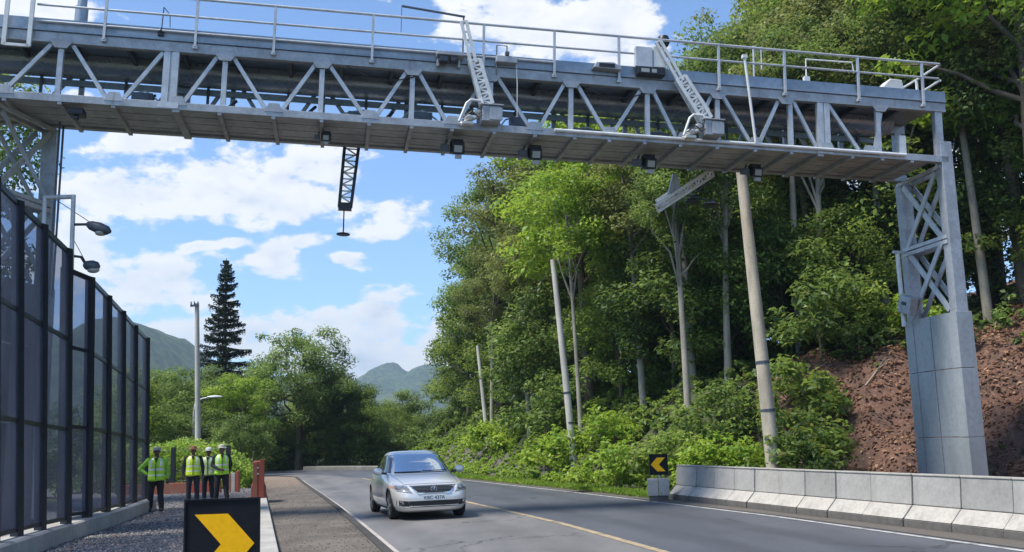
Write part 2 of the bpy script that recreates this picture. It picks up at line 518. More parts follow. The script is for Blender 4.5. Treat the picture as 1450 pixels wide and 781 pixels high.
def grid_mesh(name, xs, ys, zf, m, kind='structure'):
    X, Y = np.meshgrid(xs, ys)
    Z = zf(X, Y)
    nx, ny = len(xs), len(ys)
    idx = np.arange(nx * ny).reshape(ny, nx)
    f = np.stack([idx[:-1, :-1].ravel(), idx[:-1, 1:].ravel(), idx[1:, 1:].ravel(), idx[1:, :-1].ravel()], 1)
    return np_mesh(name, np.stack([X.ravel(), Y.ravel(), Z.ravel()], 1), f, m, kind=kind, smooth=True)

grid_mesh('ground', np.linspace(-4000, 4000, 41), np.linspace(-600, 7000, 41), lambda x, y: x * 0 - 0.05, M['ground'])

# the bank on the right: one sheet following the road's edge, built from just outside the road outwards
def bank_sheet():
    ys = np.concatenate([np.arange(4, 18, 0.8), np.arange(18, 46, 0.3), np.arange(46, 100, 1.0)])
    us = np.concatenate([np.arange(0.0, 12, 0.28), np.arange(12, 30, 0.9), np.arange(30, 90, 4)])
    er = np.interp(ys, Rx_Y, Rx_X)
    er = np.where(ys > 58, np.interp(ys, [58, 100], [float(np.interp(58, Rx_Y, Rx_X)) , 10.0]), er)
    X = er[:, None] + 0.12 + us[None, :]
    Y = np.repeat(ys[:, None], len(us), 1)
    Z = bank_z(X, Y) + 0.008
    ny, nx = X.shape
    idx = np.arange(nx * ny).reshape(ny, nx)
    f = np.stack([idx[:-1, :-1].ravel(), idx[:-1, 1:].ravel(), idx[1:, 1:].ravel(), idx[1:, :-1].ravel()], 1)
    np_mesh('bank', np.stack([X.ravel(), Y.ravel(), Z.ravel()], 1), f, M['bank'], kind='structure', smooth=True)
bank_sheet()

def strip(name, A, B, z, m, kind='structure', mats2=None):
    """a flat strip between two polylines of equal length"""
    vs = [(x, y, z) for x, y in A] + [(x, y, z) for x, y in B]
    n = len(A)
    mb = MB()
    mb.add(vs, [(i, i + n, i + n + 1, i + 1) for i in range(n - 1)])
    o = mb.build(name, m)
    o['kind'] = kind
    for p in o.data.polygons:
        if p.normal.z < 0:
            p.flip()
    return o

rowsY = [-25, -10, 0, 4, 8, 11, 13.5, 16, 18, 20, 22, 24, 26.5, 29, 31.7, 35, 39, 42.4, 46, 49.3]
Lp = [(edgeL(y), y) for y in rowsY] + [(-12.2, 51.6), (-15.0, 53.2), (-19.5, 54.2), (-28, 54.8), (-60, 55.5)]
Rp = [(edgeR(y), y) for y in rowsY] + [(-6.9, 56), (-9.6, 63.8), (-15.0, 69.4), (-26, 71.5), (-60, 73)]
def centre(i, y):
    l, r = Lp[i], Rp[i]
    k = np.interp(y, [0, 14.7, 19.6, 28.6, 42, 50], [0.46, 0.475, 0.485, 0.475, 0.5, 0.5])
    return (l[0] + (r[0] - l[0]) * k, l[1] + (r[1] - l[1]) * k)
Cp = [centre(i, Lp[i][1]) for i in range(len(Lp))]
def road():
    n = len(Lp)
    mb = MB()
    out = [(x + 0.30, y) for x, y in Rp]
    vs = [(x, y, 0.0) for x, y in Lp] + [(x, y, 0.0) for x, y in Cp] + [(x, y, 0.0) for x, y in out]
    mb.add(vs, [(i, i + n, i + n + 1, i + 1) for i in range(n - 1)])
    mb.cur = 1
    mb.add(vs, [(i + n, i + 2 * n, i + 2 * n + 1, i + n + 1) for i in range(n - 1)])
    o = mb.build('road', [M['asphalt_old'], M['asphalt_new']])
    for p in o.data.polygons:
        if p.normal.z < 0:
            p.flip()
    o['kind'] = 'structure'
road()

def _paint(col, gap):
    def f(t, b, co):
        c = t.mix(t.smooth(t.noise(co, 3.5, 6, 0.7), 0.42, 0.70, 0, gap), col, (0.10, 0.10, 0.10))
        t.link(c, b.inputs['Base Color'])
        b.inputs['Roughness'].default_value = 0.7
    return f
M['paint_yellow'] = tex_mat('worn_yellow_paint', _paint((0.40, 0.31, 0.19), 0.9))
M['paint_white'] = tex_mat('worn_white_paint', _paint((0.46, 0.46, 0.44), 0.9))
M['kerb_paint'] = tex_mat('pale_gutter', _paint((0.44, 0.40, 0.355), 0.45))
def offset(Pl, d):
    out = []
    for i, p in enumerate(Pl):
        a = Vector(Pl[max(i - 1, 0)]); b = Vector(Pl[min(i + 1, len(Pl) - 1)])
        t = (b - a).normalized()
        out.append((p[0] + t.y * d, p[1] - t.x * d))
    return out
strip('road_centre_line', offset(Cp[:20], -0.075), offset(Cp[:20], 0.075), 0.006, M['paint_yellow'])
strip('road_edge_line', offset(Rp[:21], -0.11), offset(Rp[:21], 0.0), 0.006, M['paint_white'])
strip('road_gutter_line', offset(Lp, 0.0), offset(Lp, 0.25), 0.006, M['kerb_paint'])

# kerb and the dirt verge between it and the low wall
def sweep(name, path, prof, m, kind='structure', bevel=0.0):
    """prof: (offset to the right, z) polygon swept along the plan polyline path"""
    n = len(prof)
    mb = MB()
    cols = [offset(path, q[0]) for q in prof]
    vs = []
    for i in range(len(path)):
        for k in range(n):
            vs.append((cols[k][i][0], cols[k][i][1], prof[k][1]))
    fs = []
    for i in range(len(path) - 1):
        for k in range(n):
            a, b = i * n + k, i * n + (k + 1) % n
            fs.append((a, b, b + n, a + n))
    fs += [tuple(range(n)), tuple(reversed(range((len(path) - 1) * n, len(path) * n)))]
    mb.add(vs, fs)
    o = mb.build(name, m, bevel=bevel)
    if kind: o['kind'] = kind
    return o
M['kerb'] = mat('shade_dark_kerb', (0.060, 0.055, 0.050), 0.85, 0, 0.4, 2.0, bump=0.3, bscale=15)  # near-black base colour carries the shade of the road-side kerb face
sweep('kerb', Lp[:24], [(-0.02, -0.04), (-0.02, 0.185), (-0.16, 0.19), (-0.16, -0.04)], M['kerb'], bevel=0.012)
wallpath = [(-3.98 - 0.262 * (y - 16.46), y) for y in (6, 10, 14, 18, 22, 26, 30, 34, 38, 42, 46.5)]
vL = [(x - 0.02, y) for x, y in wallpath]
vR = [(edgeL(y) - 0.155, y) for _, y in wallpath]
strip('verge', vL, vR, 0.16, M['verge'])
strip('verge_end', [(-12.08, 46.5), (-13.0, 49.6), (-14.6, 52.9)], [(edgeL(46.5) - 0.155, 46.5), (-10.96, 49.35), (-12.35, 51.75)], 0.16, M['verge'])
gl = [(-9.0, 8), (-8.3, 16), (-9.0, 20), (-10.7, 29.2), (-14.5, 39), (-30, 47.5)]
gr = [(-1.5, 6), (-4.2, 16.4), (-5.2, 20.4), (-7.6, 29.6), (-10.2, 39.4), (-12.3, 47.5)]
strip('gravel_ground', [(x - 3, y) for x, y in gl], gr, 0.012, M['gravel'])
M['kerb_far'] = mat('weathered_kerb_stone', (0.24, 0.235, 0.215), 0.85, 0, 0.35, 1.0)
# outer kerb beyond the bend
sweep('outer_kerb', [(-5.8, 57.5), (-8.0, 62.0), (-9.7, 64.4), (-12.2, 67.2), (-14.9, 69.6)], [(0.0, -0.05), (0.0, 0.22), (0.35, 0.25), (0.35, -0.05)], M['kerb_far'], bevel=0.02)

# loose stones on the gravel
def gravel_stones():
    rng = np.random.default_rng(11)
    n = 16000
    y = 15.5 + 30 * rng.random(n) ** 1.6
    l = np.interp(y, [16, 29.2, 47], [-8.3, -10.7, -15.5])
    r = -4.35 - 0.262 * (y - 16.46)
    x = l + (r - l) * rng.random(n)
    s = rng.uniform(0.012, 0.035, n) * (1 + 0.7 * (rng.random(n) > 0.92))
    base = np.array([(1, 0, 0), (-1, 0, 0), (0, 1, 0), (0, -1, 0), (0, 0, 1), (0, 0, -1)], float)
    tri = np.array([(0, 2, 4), (2, 1, 4), (1, 3, 4), (3, 0, 4), (2, 0, 5), (1, 2, 5), (3, 1, 5), (0, 3, 5)])
    v = base[None] * rng.uniform(0.55, 1.2, (n, 6, 1))
    v[..., 2] *= 0.7
    a = rng.uniform(0, 6.28, n)
    ca, sa = np.cos(a)[:, None], np.sin(a)[:, None]
    vx = v[..., 0] * ca - v[..., 1] * sa
    vy = v[..., 0] * sa + v[..., 1] * ca
    P = np.stack([vx * s[:, None] + x[:, None], vy * s[:, None] + y[:, None], v[..., 2] * s[:, None] + 0.018], -1)
    F = (tri[None] + 6 * np.arange(n)[:, None, None]).reshape(-1, 3)
    m = bpy.data.materials.new('stone_chips')
    m.use_nodes = True
    t = NT(m.node_tree)
    c = t.ramp(t.n('ShaderNodeNewGeometry').outputs['Random Per Island'], [(0, (0.07, 0.07, 0.08)), (0.55, (0.17, 0.17, 0.175)), (0.85, (0.30, 0.29, 0.29)), (1, (0.32, 0.20, 0.14))])
    b = t.n('ShaderNodeBsdfPrincipled', {'Base Color': c, 'Roughness': 0.85})
    t.link(b.outputs[0], t.n('ShaderNodeOutputMaterial').inputs[0])
    np_mesh('gravel', P.reshape(-1, 3), F, m, kind='stuff')
gravel_stones()
def verge_stones():
    rng = np.random.default_rng(12)
    n = 1900
    y = 13 + 33 * rng.random(n) ** 1.5
    l = -3.98 - 0.262 * (y - 16.46) + 0.03
    r = np.interp(y, Lx_Y, Lx_X) - 0.2
    e = rng.random(n)
    e = np.where(rng.random(n) < 0.5, e ** 3, e)
    x = l + (r - l) * np.where(rng.random(n) < 0.5, e, 1 - e)
    s = rng.uniform(0.004, 0.015, n)
    base = np.array([(1, 0, 0), (-1, 0, 0), (0, 1, 0), (0, -1, 0), (0, 0, 1), (0, 0, -1)], float)
    tri = np.array([(0, 2, 4), (2, 1, 4), (1, 3, 4), (3, 0, 4), (2, 0, 5), (1, 2, 5), (3, 1, 5), (0, 3, 5)])
    v = base[None] * rng.uniform(0.55, 1.2, (n, 6, 1)) * s[:, None, None]
    P = v + np.stack([x, y, np.full(n, 0.164)], 1)[:, None, :]
    F = (tri[None] + 6 * np.arange(n)[:, None, None]).reshape(-1, 3)
    np_mesh('dirt_crumbs', P.reshape(-1, 3), F, mat('dry_clods', (0.16, 0.135, 0.105), 0.9, 0, 0.5, 4.0), kind='stuff')
verge_stones()

# distant hills
def _hill(t, b, co):
    c = t.mix(t.smooth(t.noise(co, 0.10, 6, 0.62), 0.43, 0.58), (0.012, 0.034, 0.011), (0.050, 0.098, 0.026))
    c = t.mix(t.smooth(t.noise(co, 0.006, 4, 0.6), 0.56, 0.66, 0, 0.6), c, (0.13, 0.15, 0.06))
    t.link(c, b.inputs['Base Color'])
    t.link(t.n('ShaderNodeBump', {'Strength': 1.0, 'Distance': 9.0, 'Height': t.noise(co, 0.05, 8, 0.75)}).outputs[0], b.inputs['Normal'])
M['hill'] = tex_mat('wooded_hillside', _hill)
def hills(name, peaks, xr, yr, nx, ny, seed):
    rng = np.random.default_rng(seed)
    ph = rng.uniform(0, 6.28, (14, 3))
    def zf(X, Y):
        Z = np.zeros_like(X)
        for (px, py, h, wx, wy) in peaks:
            q = np.sqrt(((X - px) / wx) ** 2 + ((Y - py) / wy) ** 2)
            Z = np.maximum(Z, h * np.exp(-1.1 * q ** 2)) + 0.12 * np.minimum(Z, h * np.exp(-1.1 * q ** 2))
        n = 0
        for i in range(14):
            k = 0.008 * 1.42 ** i
            n = n + np.sin(k * (X * np.cos(ph[i, 2]) + Y * np.sin(ph[i, 2])) + ph[i, 0]) * np.cos(k * 0.8 * (Y * np.cos(ph[i, 1]) - X * np.sin(ph[i, 1])) + ph[i, 1]) / 1.36 ** i
        return Z * (1 + 0.09 * n) + np.clip(Z / 40, 0, 1) * 5.0 * n - 1.0
    grid_mesh(name, np.linspace(*xr, nx), np.linspace(*yr, ny), zf, M['hill'])
hills('hill', [(-392, 1080, 120, 112, 380), (-580, 1180, 128, 190, 450), (-250, 1180, 62, 120, 300)], (-1100, -60), (600, 1500), 190, 130, 3)
hills('mountains', [(-335, 1900, 116, 130, 380), (-255, 2050, 148, 130, 420), (-160, 2000, 146, 140, 420), (-480, 2300, 150, 220, 500), (60, 2200, 170, 260, 500), (-215, 1700, 78, 60, 200)], (-1100, 700), (1350, 2800), 210, 110, 8)
# ------------------------------------------------------------------ the gantry (s along the span, d away from the camera, h up)
_a, _t = 0.184, 0.046
_e1 = Vector((math.cos(_a) * math.cos(_t), math.sin(_a) * math.cos(_t), -math.sin(_t)))
_e2 = Vector((-math.sin(_a), math.cos(_a), 0))
_e3 = _e1.cross(_e2)
_O = Vector((-10.716, 20.0, 9.133))
GM = Matrix(((_e1.x, _e2.x, _e3.x, _O.x), (_e1.y, _e2.y, _e3.y, _O.y), (_e1.z, _e2.z, _e3.z, _O.z), (0, 0, 0, 1)))
def gmat(s, d, h):
    m = GM.copy()
    m.translation = GM @ Vector((s, d, h))
    return m
GD = 1.84          # depth of the gantry
gantry = thing('toll_gantry', 'grey steel truss gantry with railings spanning the whole road on lattice towers', 'gantry', matrix=gmat(0, 0, 0))
S0, S1 = -2.6, 22.1
def gp(name, mb, m, parent=gantry, **k):
    return mb.build(name, m, parent, **k)
# chords
for d in (0.0, GD):
    gp('bottom_chord', MB().box(S0, S1, d - 0.08, d + 0.08, 0.0, 0.17), M['steel'], bevel=0.008)
    gp('top_chord', MB().box(S0, S1, d - 0.08, d + 0.08, 1.32, 1.55), M['steel'], bevel=0.008)
    mb = MB()
    e = -1 if d == 0 else 1
    mb.box(S0, S1, d + e * 0.085 - 0.01, d + e * 0.085 + 0.035, 1.615, 1.845)
    mb.box(S0, S1, d + e * 0.085 - 0.035, d + e * 0.085 + 0.035, 1.56, 1.612)
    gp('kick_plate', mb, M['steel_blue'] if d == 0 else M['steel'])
# verticals and diagonals of the two trusses
V = [1.13, 4.55, 6.66, 8.69, 10.5, 12.41, 14.28, 16.04, 17.92, 20.25]
WIDE = [3.41, 18.78]
DIAG = [(0.92, 0.08), (1.36, 2.1), (3.22, 2.48), (4.37, 3.72), (4.73, 5.46), (6.50, 5.83), (6.82, 7.62), (8.55, 7.90), (8.83, 9.48), (10.36, 9.75),
        (10.68, 11.42), (12.25, 11.66), (12.57, 13.24), (14.12, 13.44), (14.43, 14.98), (15.90, 15.36), (16.20, 16.86), (17.62, 17.10), (18.02, 18.58), (18.93, 19.7), (20.36, 20.14)]
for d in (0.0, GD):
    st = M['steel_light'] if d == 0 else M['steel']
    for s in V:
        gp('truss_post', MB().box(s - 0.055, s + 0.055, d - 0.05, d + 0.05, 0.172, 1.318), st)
    for s in WIDE:
        mb = MB().box(s - 0.16, s - 0.02, d - 0.07, d + 0.06, 0.172, 1.318)
        mb.box(s + 0.02, s + 0.16, d - 0.07, d + 0.06, 0.172, 1.318)
        mb.box(s - 0.018, s + 0.018, d - 0.05, d + 0.05, 0.172, 1.318)
        mb.box(s - 0.22, s + 0.22, d - 0.097, d - 0.082, 0.02, 0.16)
        gp('splice_post', mb, st)
    for (a, b) in DIAG:
        gp('diagonal_brace', MB().beam((a, d, 1.30), (b, d, 0.19), 0.085, 0.07, up=(0, 1, 0)), st)
gp('end_post', MB().box(21.80, 22.0, -0.06, 0.08, 0.172, 1.318), M['steel'])
gp('end_post', MB().box(21.80, 22.0, GD - 0.08, GD + 0.08, 0.172, 1.318), M['steel'])
for s in np.arange(-2.2, 21.7, 1.16):
    gp('deck_beam', MB().beam((s, 0.09, 1.44), (s, GD - 0.09, 1.44), 0.08, 0.14), M['steel_dark'])
gp('walkway_deck', MB().box(S0, S1 - 0.02, 0.0, GD, 1.556, 1.60), M['steel_blue'])
# duct girder hung under the deck, with a rounded belly
prof = [(1.66, 1.54), (1.12, 1.54), (1.10, 1.44), (1.12, 1.34), (1.18, 1.26), (1.28, 1.19), (1.42, 1.155), (1.66, 1.15)]
gp('cable_duct', MB().prism(prof, S0, 21.4, 0), M['duct'], smooth=40)
gp('cable_duct', MB().box(S0, 21.2, 1.69, 1.76, 0.99, 1.13), M['steel_blue'])
for s in np.arange(0.3, 21.5, 1.85):
    gp('duct_hanger', MB().box(s - 0.03, s + 0.03, 1.60, 1.66, 0.17, 1.148), M['steel_dark'])
mb = MB()
for s in np.arange(2.3, 20.5, 1.85):
    mb.beam((s, 1.2, 0.2), (s + 0.5, 1.7, 0.9), 0.06, 0.06)
    mb.tube([(s - 0.9, 0.9, 0.3), (s - 0.4, 0.95, 0.42), (s + 0.3, 1.0, 0.33), (s + 0.9, 0.9, 0.3)], 0.018, 6)
gp('bracing', mb, M['steel_dark'])
gp('cable_tray', MB().box(14.2, 21.2, 0.55, 0.85, 0.19, 0.40), M['steel_blue'])
# underside: sheet with lengthwise seams, cross ribs
mb = MB()
nb = 7
for i in range(nb):
    a = 0.085 + (GD - 0.17) * i / nb
    b = 0.085 + (GD - 0.17) * (i + 1) / nb - 0.028
    mb.box(S0, 21.75, a, b, 0.05 + 0.006 * (i % 2), 0.09)
mb.box(S0, 21.75, 0.09, GD - 0.09, 0.092, 0.10)
gp('underside_sheet', mb, M['soffit'])
for s in (-1.4, 0.1, 1.2, 2.29, 3.58, 4.5, 5.65, 6.7, 7.75, 8.7, 9.62, 10.6, 11.55, 12.5, 13.33, 14.2, 15.08, 16.0, 16.97, 17.9, 18.66, 19.5, 20.3, 21.1):
    wd = 0.16 if s in (3.58, 18.66) else 0.085
    gp('cross_rib', MB().box(s - wd / 2, s + wd / 2, -0.07, GD + 0.06, -0.055, 0.046), M['steel'])
gp('edge_conduit', MB().tube([(12.0, -0.13, 0.12), (20.9, -0.13, 0.105)], 0.042, 8), M['white_metal'], smooth=50)
# gusset plates at the joints of the front truss
for s in (0.09, 2.29, 3.60, 5.65, 7.76, 9.62, 11.54, 13.34, 15.17, 16.98, 18.84, 19.95):
    gp('gusset_plate', MB().prism([(s - 0.20, 0.10), (s + 0.20, 0.10), (s + 0.11, 0.30), (s - 0.11, 0.30)], -0.094, -0.083, 1), M['steel'], bevel=0.003)
for s in (1.13, 4.55, 6.66, 8.69, 10.5, 12.41, 14.28, 16.04, 17.8, 20.3):
    gp('gusset_plate', MB().prism([(s - 0.12, 1.20), (s + 0.12, 1.20), (s + 0.24, 1.36), (s - 0.24, 1.36)], -0.094, -0.083, 1), M['steel'], bevel=0.003)
mb = MB()
rg = random.Random(9)
for k in range(4):
    pts = [(s, 0.25 + 0.12 * k + rg.uniform(-0.04, 0.04), 0.20 + 0.03 * k + rg.uniform(-0.015, 0.03)) for s in np.arange(S0, 21.6, 0.6)]
    mb.tube(pts, 0.016 + 0.004 * k, 5)
gp('cable_bundle', mb, M['black_metal'])
# railings front and rear
FPOSTS = [2.0, 3.9, 5.58, 7.75, 10.3, 11.98, 13.55, 16.05, 17.75, 19.7, 21.45]
for s in FPOSTS:
    mb = MB().beam((s, -0.155, 1.44), (s, -0.155, 2.54), 0.055, 0.055)
    mb.box(s - 0.05, s + 0.05, -0.165, -0.084, 1.40, 1.47)
    gp('railing_post', mb, M['steel_light'])
gp('railing_top_rail', MB().tube([(1.0, -0.155, 2.55), (21.95, -0.155, 2.55)], 0.033, 8), M['steel_light'], smooth=50)
gp('railing_mid_rail', MB().tube([(0.6, -0.155, 2.12), (21.9, -0.155, 2.16)], 0.028, 8), M['steel_light'], smooth=50)
gp('railing_low_rail', MB().tube([(0.6, -0.155, 1.75), (12.0, -0.155, 1.76)], 0.026, 8), M['steel_light'], smooth=50)
for s in (-1.0, 1.6, 6.6, 8.55, 12.8, 14.8, 15.3, 18.6, 21.6):
    gp('railing_post', MB().beam((s, GD + 0.15, 1.44), (s, GD + 0.15, 2.54), 0.05, 0.05), M['steel_light'])
gp('railing_top_rail', MB().tube([(9.5, GD + 0.15, 2.55), (21.95, GD + 0.15, 2.55)], 0.03, 8), M['steel_light'], smooth=50)
gp('railing_mid_rail', MB().tube([(9.5, GD + 0.15, 2.12), (21.95, GD + 0.15, 2.12)], 0.026, 8), M['steel_light'], smooth=50)
# return railing at the right end
mb = MB()
for h in (2.12, 2.53):
    mb.tube([(21.95, -0.155, h), (21.98, 0.9, h), (21.95, GD + 0.15, h)], 0.03, 8)
mb.beam((21.98, 0.9, 1.6), (21.98, 0.9, 2.53), 0.05, 0.05)
gp('end_railing', mb, M['white_metal'])
# wide guard frame at the left end
mb = MB()
for s in (0.02, 0.52):
    mb.beam((s, -0.20, 1.13), (s, -0.20, 2.6), 0.085, 0.06)
mb.beam((0.02, -0.20, 1.15), (0.52, -0.20, 1.15), 0.06, 0.06)
mb.beam((0.02, -0.20, 2.58), (0.52, -0.20, 2.58), 0.06, 0.06)
gp('end_frame', mb, M['white_metal'])
gp('rear_panel', MB().box(-1.5, 5.6, GD + 0.10, GD + 0.125, 2.26, 2.62), M['steel_blue'])
gp('rear_panel', MB().box(5.62, 12.5, GD + 0.10, GD + 0.125, 2.10, 2.44), M['steel_light'])
# towers: two legs one behind the other, cross braces between them, cladding below
def tower(s, lean, sign, bottom, skew=0.0):
    """s: inner face at the deck; sign: +1 the legs lie to the right of s; lean: shift per metre down"""
    def q(k, d, h):
        return (s + sign * k + lean * (-h) + skew * (1.92 - d) / 1.86, d, h)
    tw = MB()
    for d in (0.06, GD + 0.08):
        tw.beam(q(0.2, d, -0.06 if d > 1 else 0.55), q(0.2, d, bottom), 0.32, 0.28, up=(0, 1, 0))
        tw.beam(q(0.2, d, bottom + 0.04), q(0.2, d, bottom), 0.66, 0.6, up=(0, 1, 0))
    t = gp('support_tower', tw, M['steel'], bevel=0.012)
    lev = [-0.12, -1.92, -3.72]
    for k in (0.05, 0.35):
        for i in range(2):
            a, b = lev[i], lev[i + 1]
            o = gp('cross_brace', MB().beam(q(k - 0.02, 0.24, a - 0.06), q(k - 0.02, GD - 0.1, b + 0.06), 0.15, 0.035, up=(1, 0, 0)), M['steel_light'], t)
            o = gp('cross_brace', MB().beam(q(k + 0.025, GD - 0.1, a - 0.06), q(k + 0.025, 0.24, b + 0.06), 0.15, 0.035, up=(1, 0, 0)), M['steel_light'], t)
        for h in (-0.08, -1.86, -1.99):
            gp('tie_bar', MB().beam(q(k, 0.0, h), q(k, GD + 0.1, h), 0.07, 0.09), M['steel_light'], t)
    # cladding sheets on the road face and round the rear leg
    top = -3.74
    for (a, b) in ((-5.1, top), (-6.75, -5.116), (bottom, -6.766)):
        gp('seam_backing', MB().beam(q(0.075, 0.95, b - 0.02), q(0.075, 0.95, a + (0.0 if a < top else -0.02)), 0.03, 1.30, up=(0, 1, 0)), M['black_metal'], t)  # black sheet added behind the seams to stop light showing through
        for (d0, d1) in ((0.26, 0.97), (1.0, GD - 0.12)):
            m_ = MB()
            v = [q(0.0, d0, a), q(0.0, d1, a), q(0.0, d1, b), q(0.0, d0, b), q(0.03, d0, a), q(0.03, d1, a), q(0.03, d1, b), q(0.03, d0, b)]
            m_.add(v, [(0, 1, 2, 3), (7, 6, 5, 4), (0, 4, 5, 1), (2, 6, 7, 3), (1, 5, 6, 2), (0, 3, 7, 4)])
            gp('cladding_panel', m_, M['cladding'], t, bevel=0.006)
        for (d0, d1) in ((-0.12, 0.24), (GD - 0.095, GD + 0.26)):
            m_ = MB().beam(q(0.2, (d0 + d1) / 2, b), q(0.2, (d0 + d1) / 2, a), 0.43, d1 - d0, up=(0, 1, 0))
            gp('leg_casing', m_, M['cladding'], t, bevel=0.006)
    return t
tower_r = tower(21.86, 0.040, 1, -7.98)
tower_l = tower(0.72, 0.040, -1, -9.0, -0.78)
# clips and a down pipe on the right tower
gp('down_pipe', MB().tube([(21.74, GD + 0.0, -1.95), (21.82, GD + 0.0, -3.9)], 0.06, 8), M['white_metal'], tower_r, smooth=50)
gp('tie_bar', MB().beam((21.6, GD - 0.02, -1.93), (22.2, GD - 0.02, -1.93), 0.07, 0.07), M['steel_light'], tower_r)
gp('ladder_cage', MB().tube([(0.9, 1.2, -0.05), (1.0, 1.2, -4.0)], 0.025, 6).tube([(0.9, 1.5, -0.05), (1.0, 1.5, -4.0)], 0.025, 6), M['steel_dark'], tower_l)

# ------------------------------------------------------------------ equipment that hangs on or stands on the gantry
def gthing(name, label, cat, s, d, h, group=None):
    return thing(name, label, cat, group=group, matrix=gmat(s, d, h))

def lattice(mb, a, b, w, side, r=0.03, rungs=9, cross=True):
    """ladder like boom between a and b; side = unit vector across it"""
    a, b, side = Vector(a), Vector(b), Vector(side)
    for sgn in (-1, 1):
        mb.beam(a + side * (sgn * w / 2), b + side * (sgn * w / 2), r * 2, r * 2.4)
    for i in range(rungs + 1):
        p = a.lerp(b, i / rungs)
        mb.beam(p - side * w / 2, p + side * w / 2, r * 1.3, r * 1.3)
        if cross and i < rungs:
            p2 = a.lerp(b, (i + 1) / rungs)
            sg = 1 if i % 2 else -1
            mb.beam(p + side * (sg * w / 2), p2 - side * (sg * w / 2), r, r)

def boom_up(label, s, d, h, top, wide):
    t = gthing('service_boom', label, 'boom', s, d, h, 'fold up white booms on the gantry')
    top = Vector(top)
    ax = top.normalized()
    side = ax.cross(Vector((0, 1, 0))).normalized()
    mid = top * 0.56
    mb = MB()
    lattice(mb, ax * 0.12, mid, wide, side, 0.034, 8)
    lattice(mb, ax * 0.12 + Vector((0, 0.22, 0)), mid + Vector((0, 0.12, 0)), wide * 0.9, side, 0.028, 8)
    for i in range(6):
        p = ax * (0.2 + i * 0.22)
        mb.beam(p + side * wide / 2, p + side * wide / 2 + Vector((0, 0.2, 0)), 0.025, 0.025)
    mb.build('lower_lattice', M['white_metal'], t)
    mb = MB()
    lattice(mb, mid * 0.94 + side * 0.05, top, wide * 0.5, side, 0.028, 4, False)
    mb.build('upper_mast', M['white_metal'], t)
    mb = MB()
    mb.beam(ax * 0.3 - side * wide * 0.75, mid * 0.98 - side * wide * 0.55, 0.035, 0.035)
    mb.build('gas_strut', M['steel_light'], t)
    mb = MB().box(-0.16, 0.26, -0.12, 0.34, -0.30, 0.06)
    mb.box(-0.22, 0.33, -0.16, 0.38, 0.062, 0.10)
    mb.box(0.0, 0.30, -0.15, -0.122, -0.28, 0.02)
    mb.build('winch_base', M['steel'], t, bevel=0.015)
    mb = MB().tube([(-0.68, -0.05, -0.34), (-0.52, -0.05, 0.10), (-0.42, -0.05, 0.19), (-0.2, -0.05, 0.18), (-0.1, -0.05, 0.05)], 0.03, 8)
    mb.tube([(-0.62, 0.2, -0.32), (-0.2, 0.2, -0.1)], 0.045, 8)
    mb.build('guard_tube', M['white_metal'], t, smooth=50)
    mb = MB().ball((-0.45, 0.08, -0.2), (0.13, 0.1, 0.07)).ball((-0.25, 0.05, -0.05), (0.1, 0.08, 0.06)).box(-0.6, -0.35, 0.0, 0.2, -0.36, -0.3)
    mb.build('drive_motor', M['white_metal'], t, smooth=50)
    mb = MB().tube([(-0.6, -0.08, -0.25), (-0.4, -0.1, -0.1), (-0.25, -0.09, -0.22), (-0.1, -0.1, -0.12)], 0.018, 6)
    mb.build('hose', M['black_metal'], t)
    return t
boom_up('white lattice boom folded upright on the gantry, rising above the railing beside the bracket shelf', 10.42, -0.34, 0.42, (-0.62, 0.0, 2.08), 0.24)
boom_up('white lattice boom leaning over the grey panel box, on the gantry nearer the wooded bank', 15.72, -0.34, 0.46, (-1.26, 0.0, 1.96), 0.24)

# the dark lattice arm that hangs over the road, with a disc on a rod
t = gthing('hanging_arm', 'dark lattice arm hanging below the gantry, with a disc on a thin rod', 'arm', 7.40, GD + 0.16, 0.05)
mb = MB()
for x in (-0.17, 0.17):
    mb.beam((x, 0, 0.0), (x * 0.82 - 0.1, 0, -1.52), 0.075, 0.16, up=(0, 1, 0))
mb.box(-0.26, 0.06, -0.07, 0.09, -1.60, -1.42)
mb.build('side_rails', M['black_metal'], t)
mb = MB()
for i in range(9):
    z0, z1 = -0.05 - i * 0.152, -0.05 - (i + 1) * 0.152
    c0, c1 = 0.1 * z0 / 1.52, 0.1 * z1 / 1.52
    sg = 1 if i % 2 else -1
    mb.beam((c0 + sg * 0.13, -0.02, z0), (c1 - sg * 0.13, -0.02, z1), 0.035, 0.03)
    mb.beam((c0 - 0.13, 0.03, z0), (c0 + 0.13, 0.03, z0), 0.025, 0.03)
mb.build('lacing', M['white_metal'], t)
MB().tube([(-0.12, 0.02, -1.6), (-0.115, 0.02, -2.16)], 0.018, 6).build('rod', M['black_metal'], t)
MB().lathe([(0.02, 0.05), (0.15, 0.02), (0.17, 0.0), (0.15, -0.02), (0.02, -0.03)], (-0.115, 0.02, -2.19), 20).build('disc', M['black_metal'], t, smooth=40)

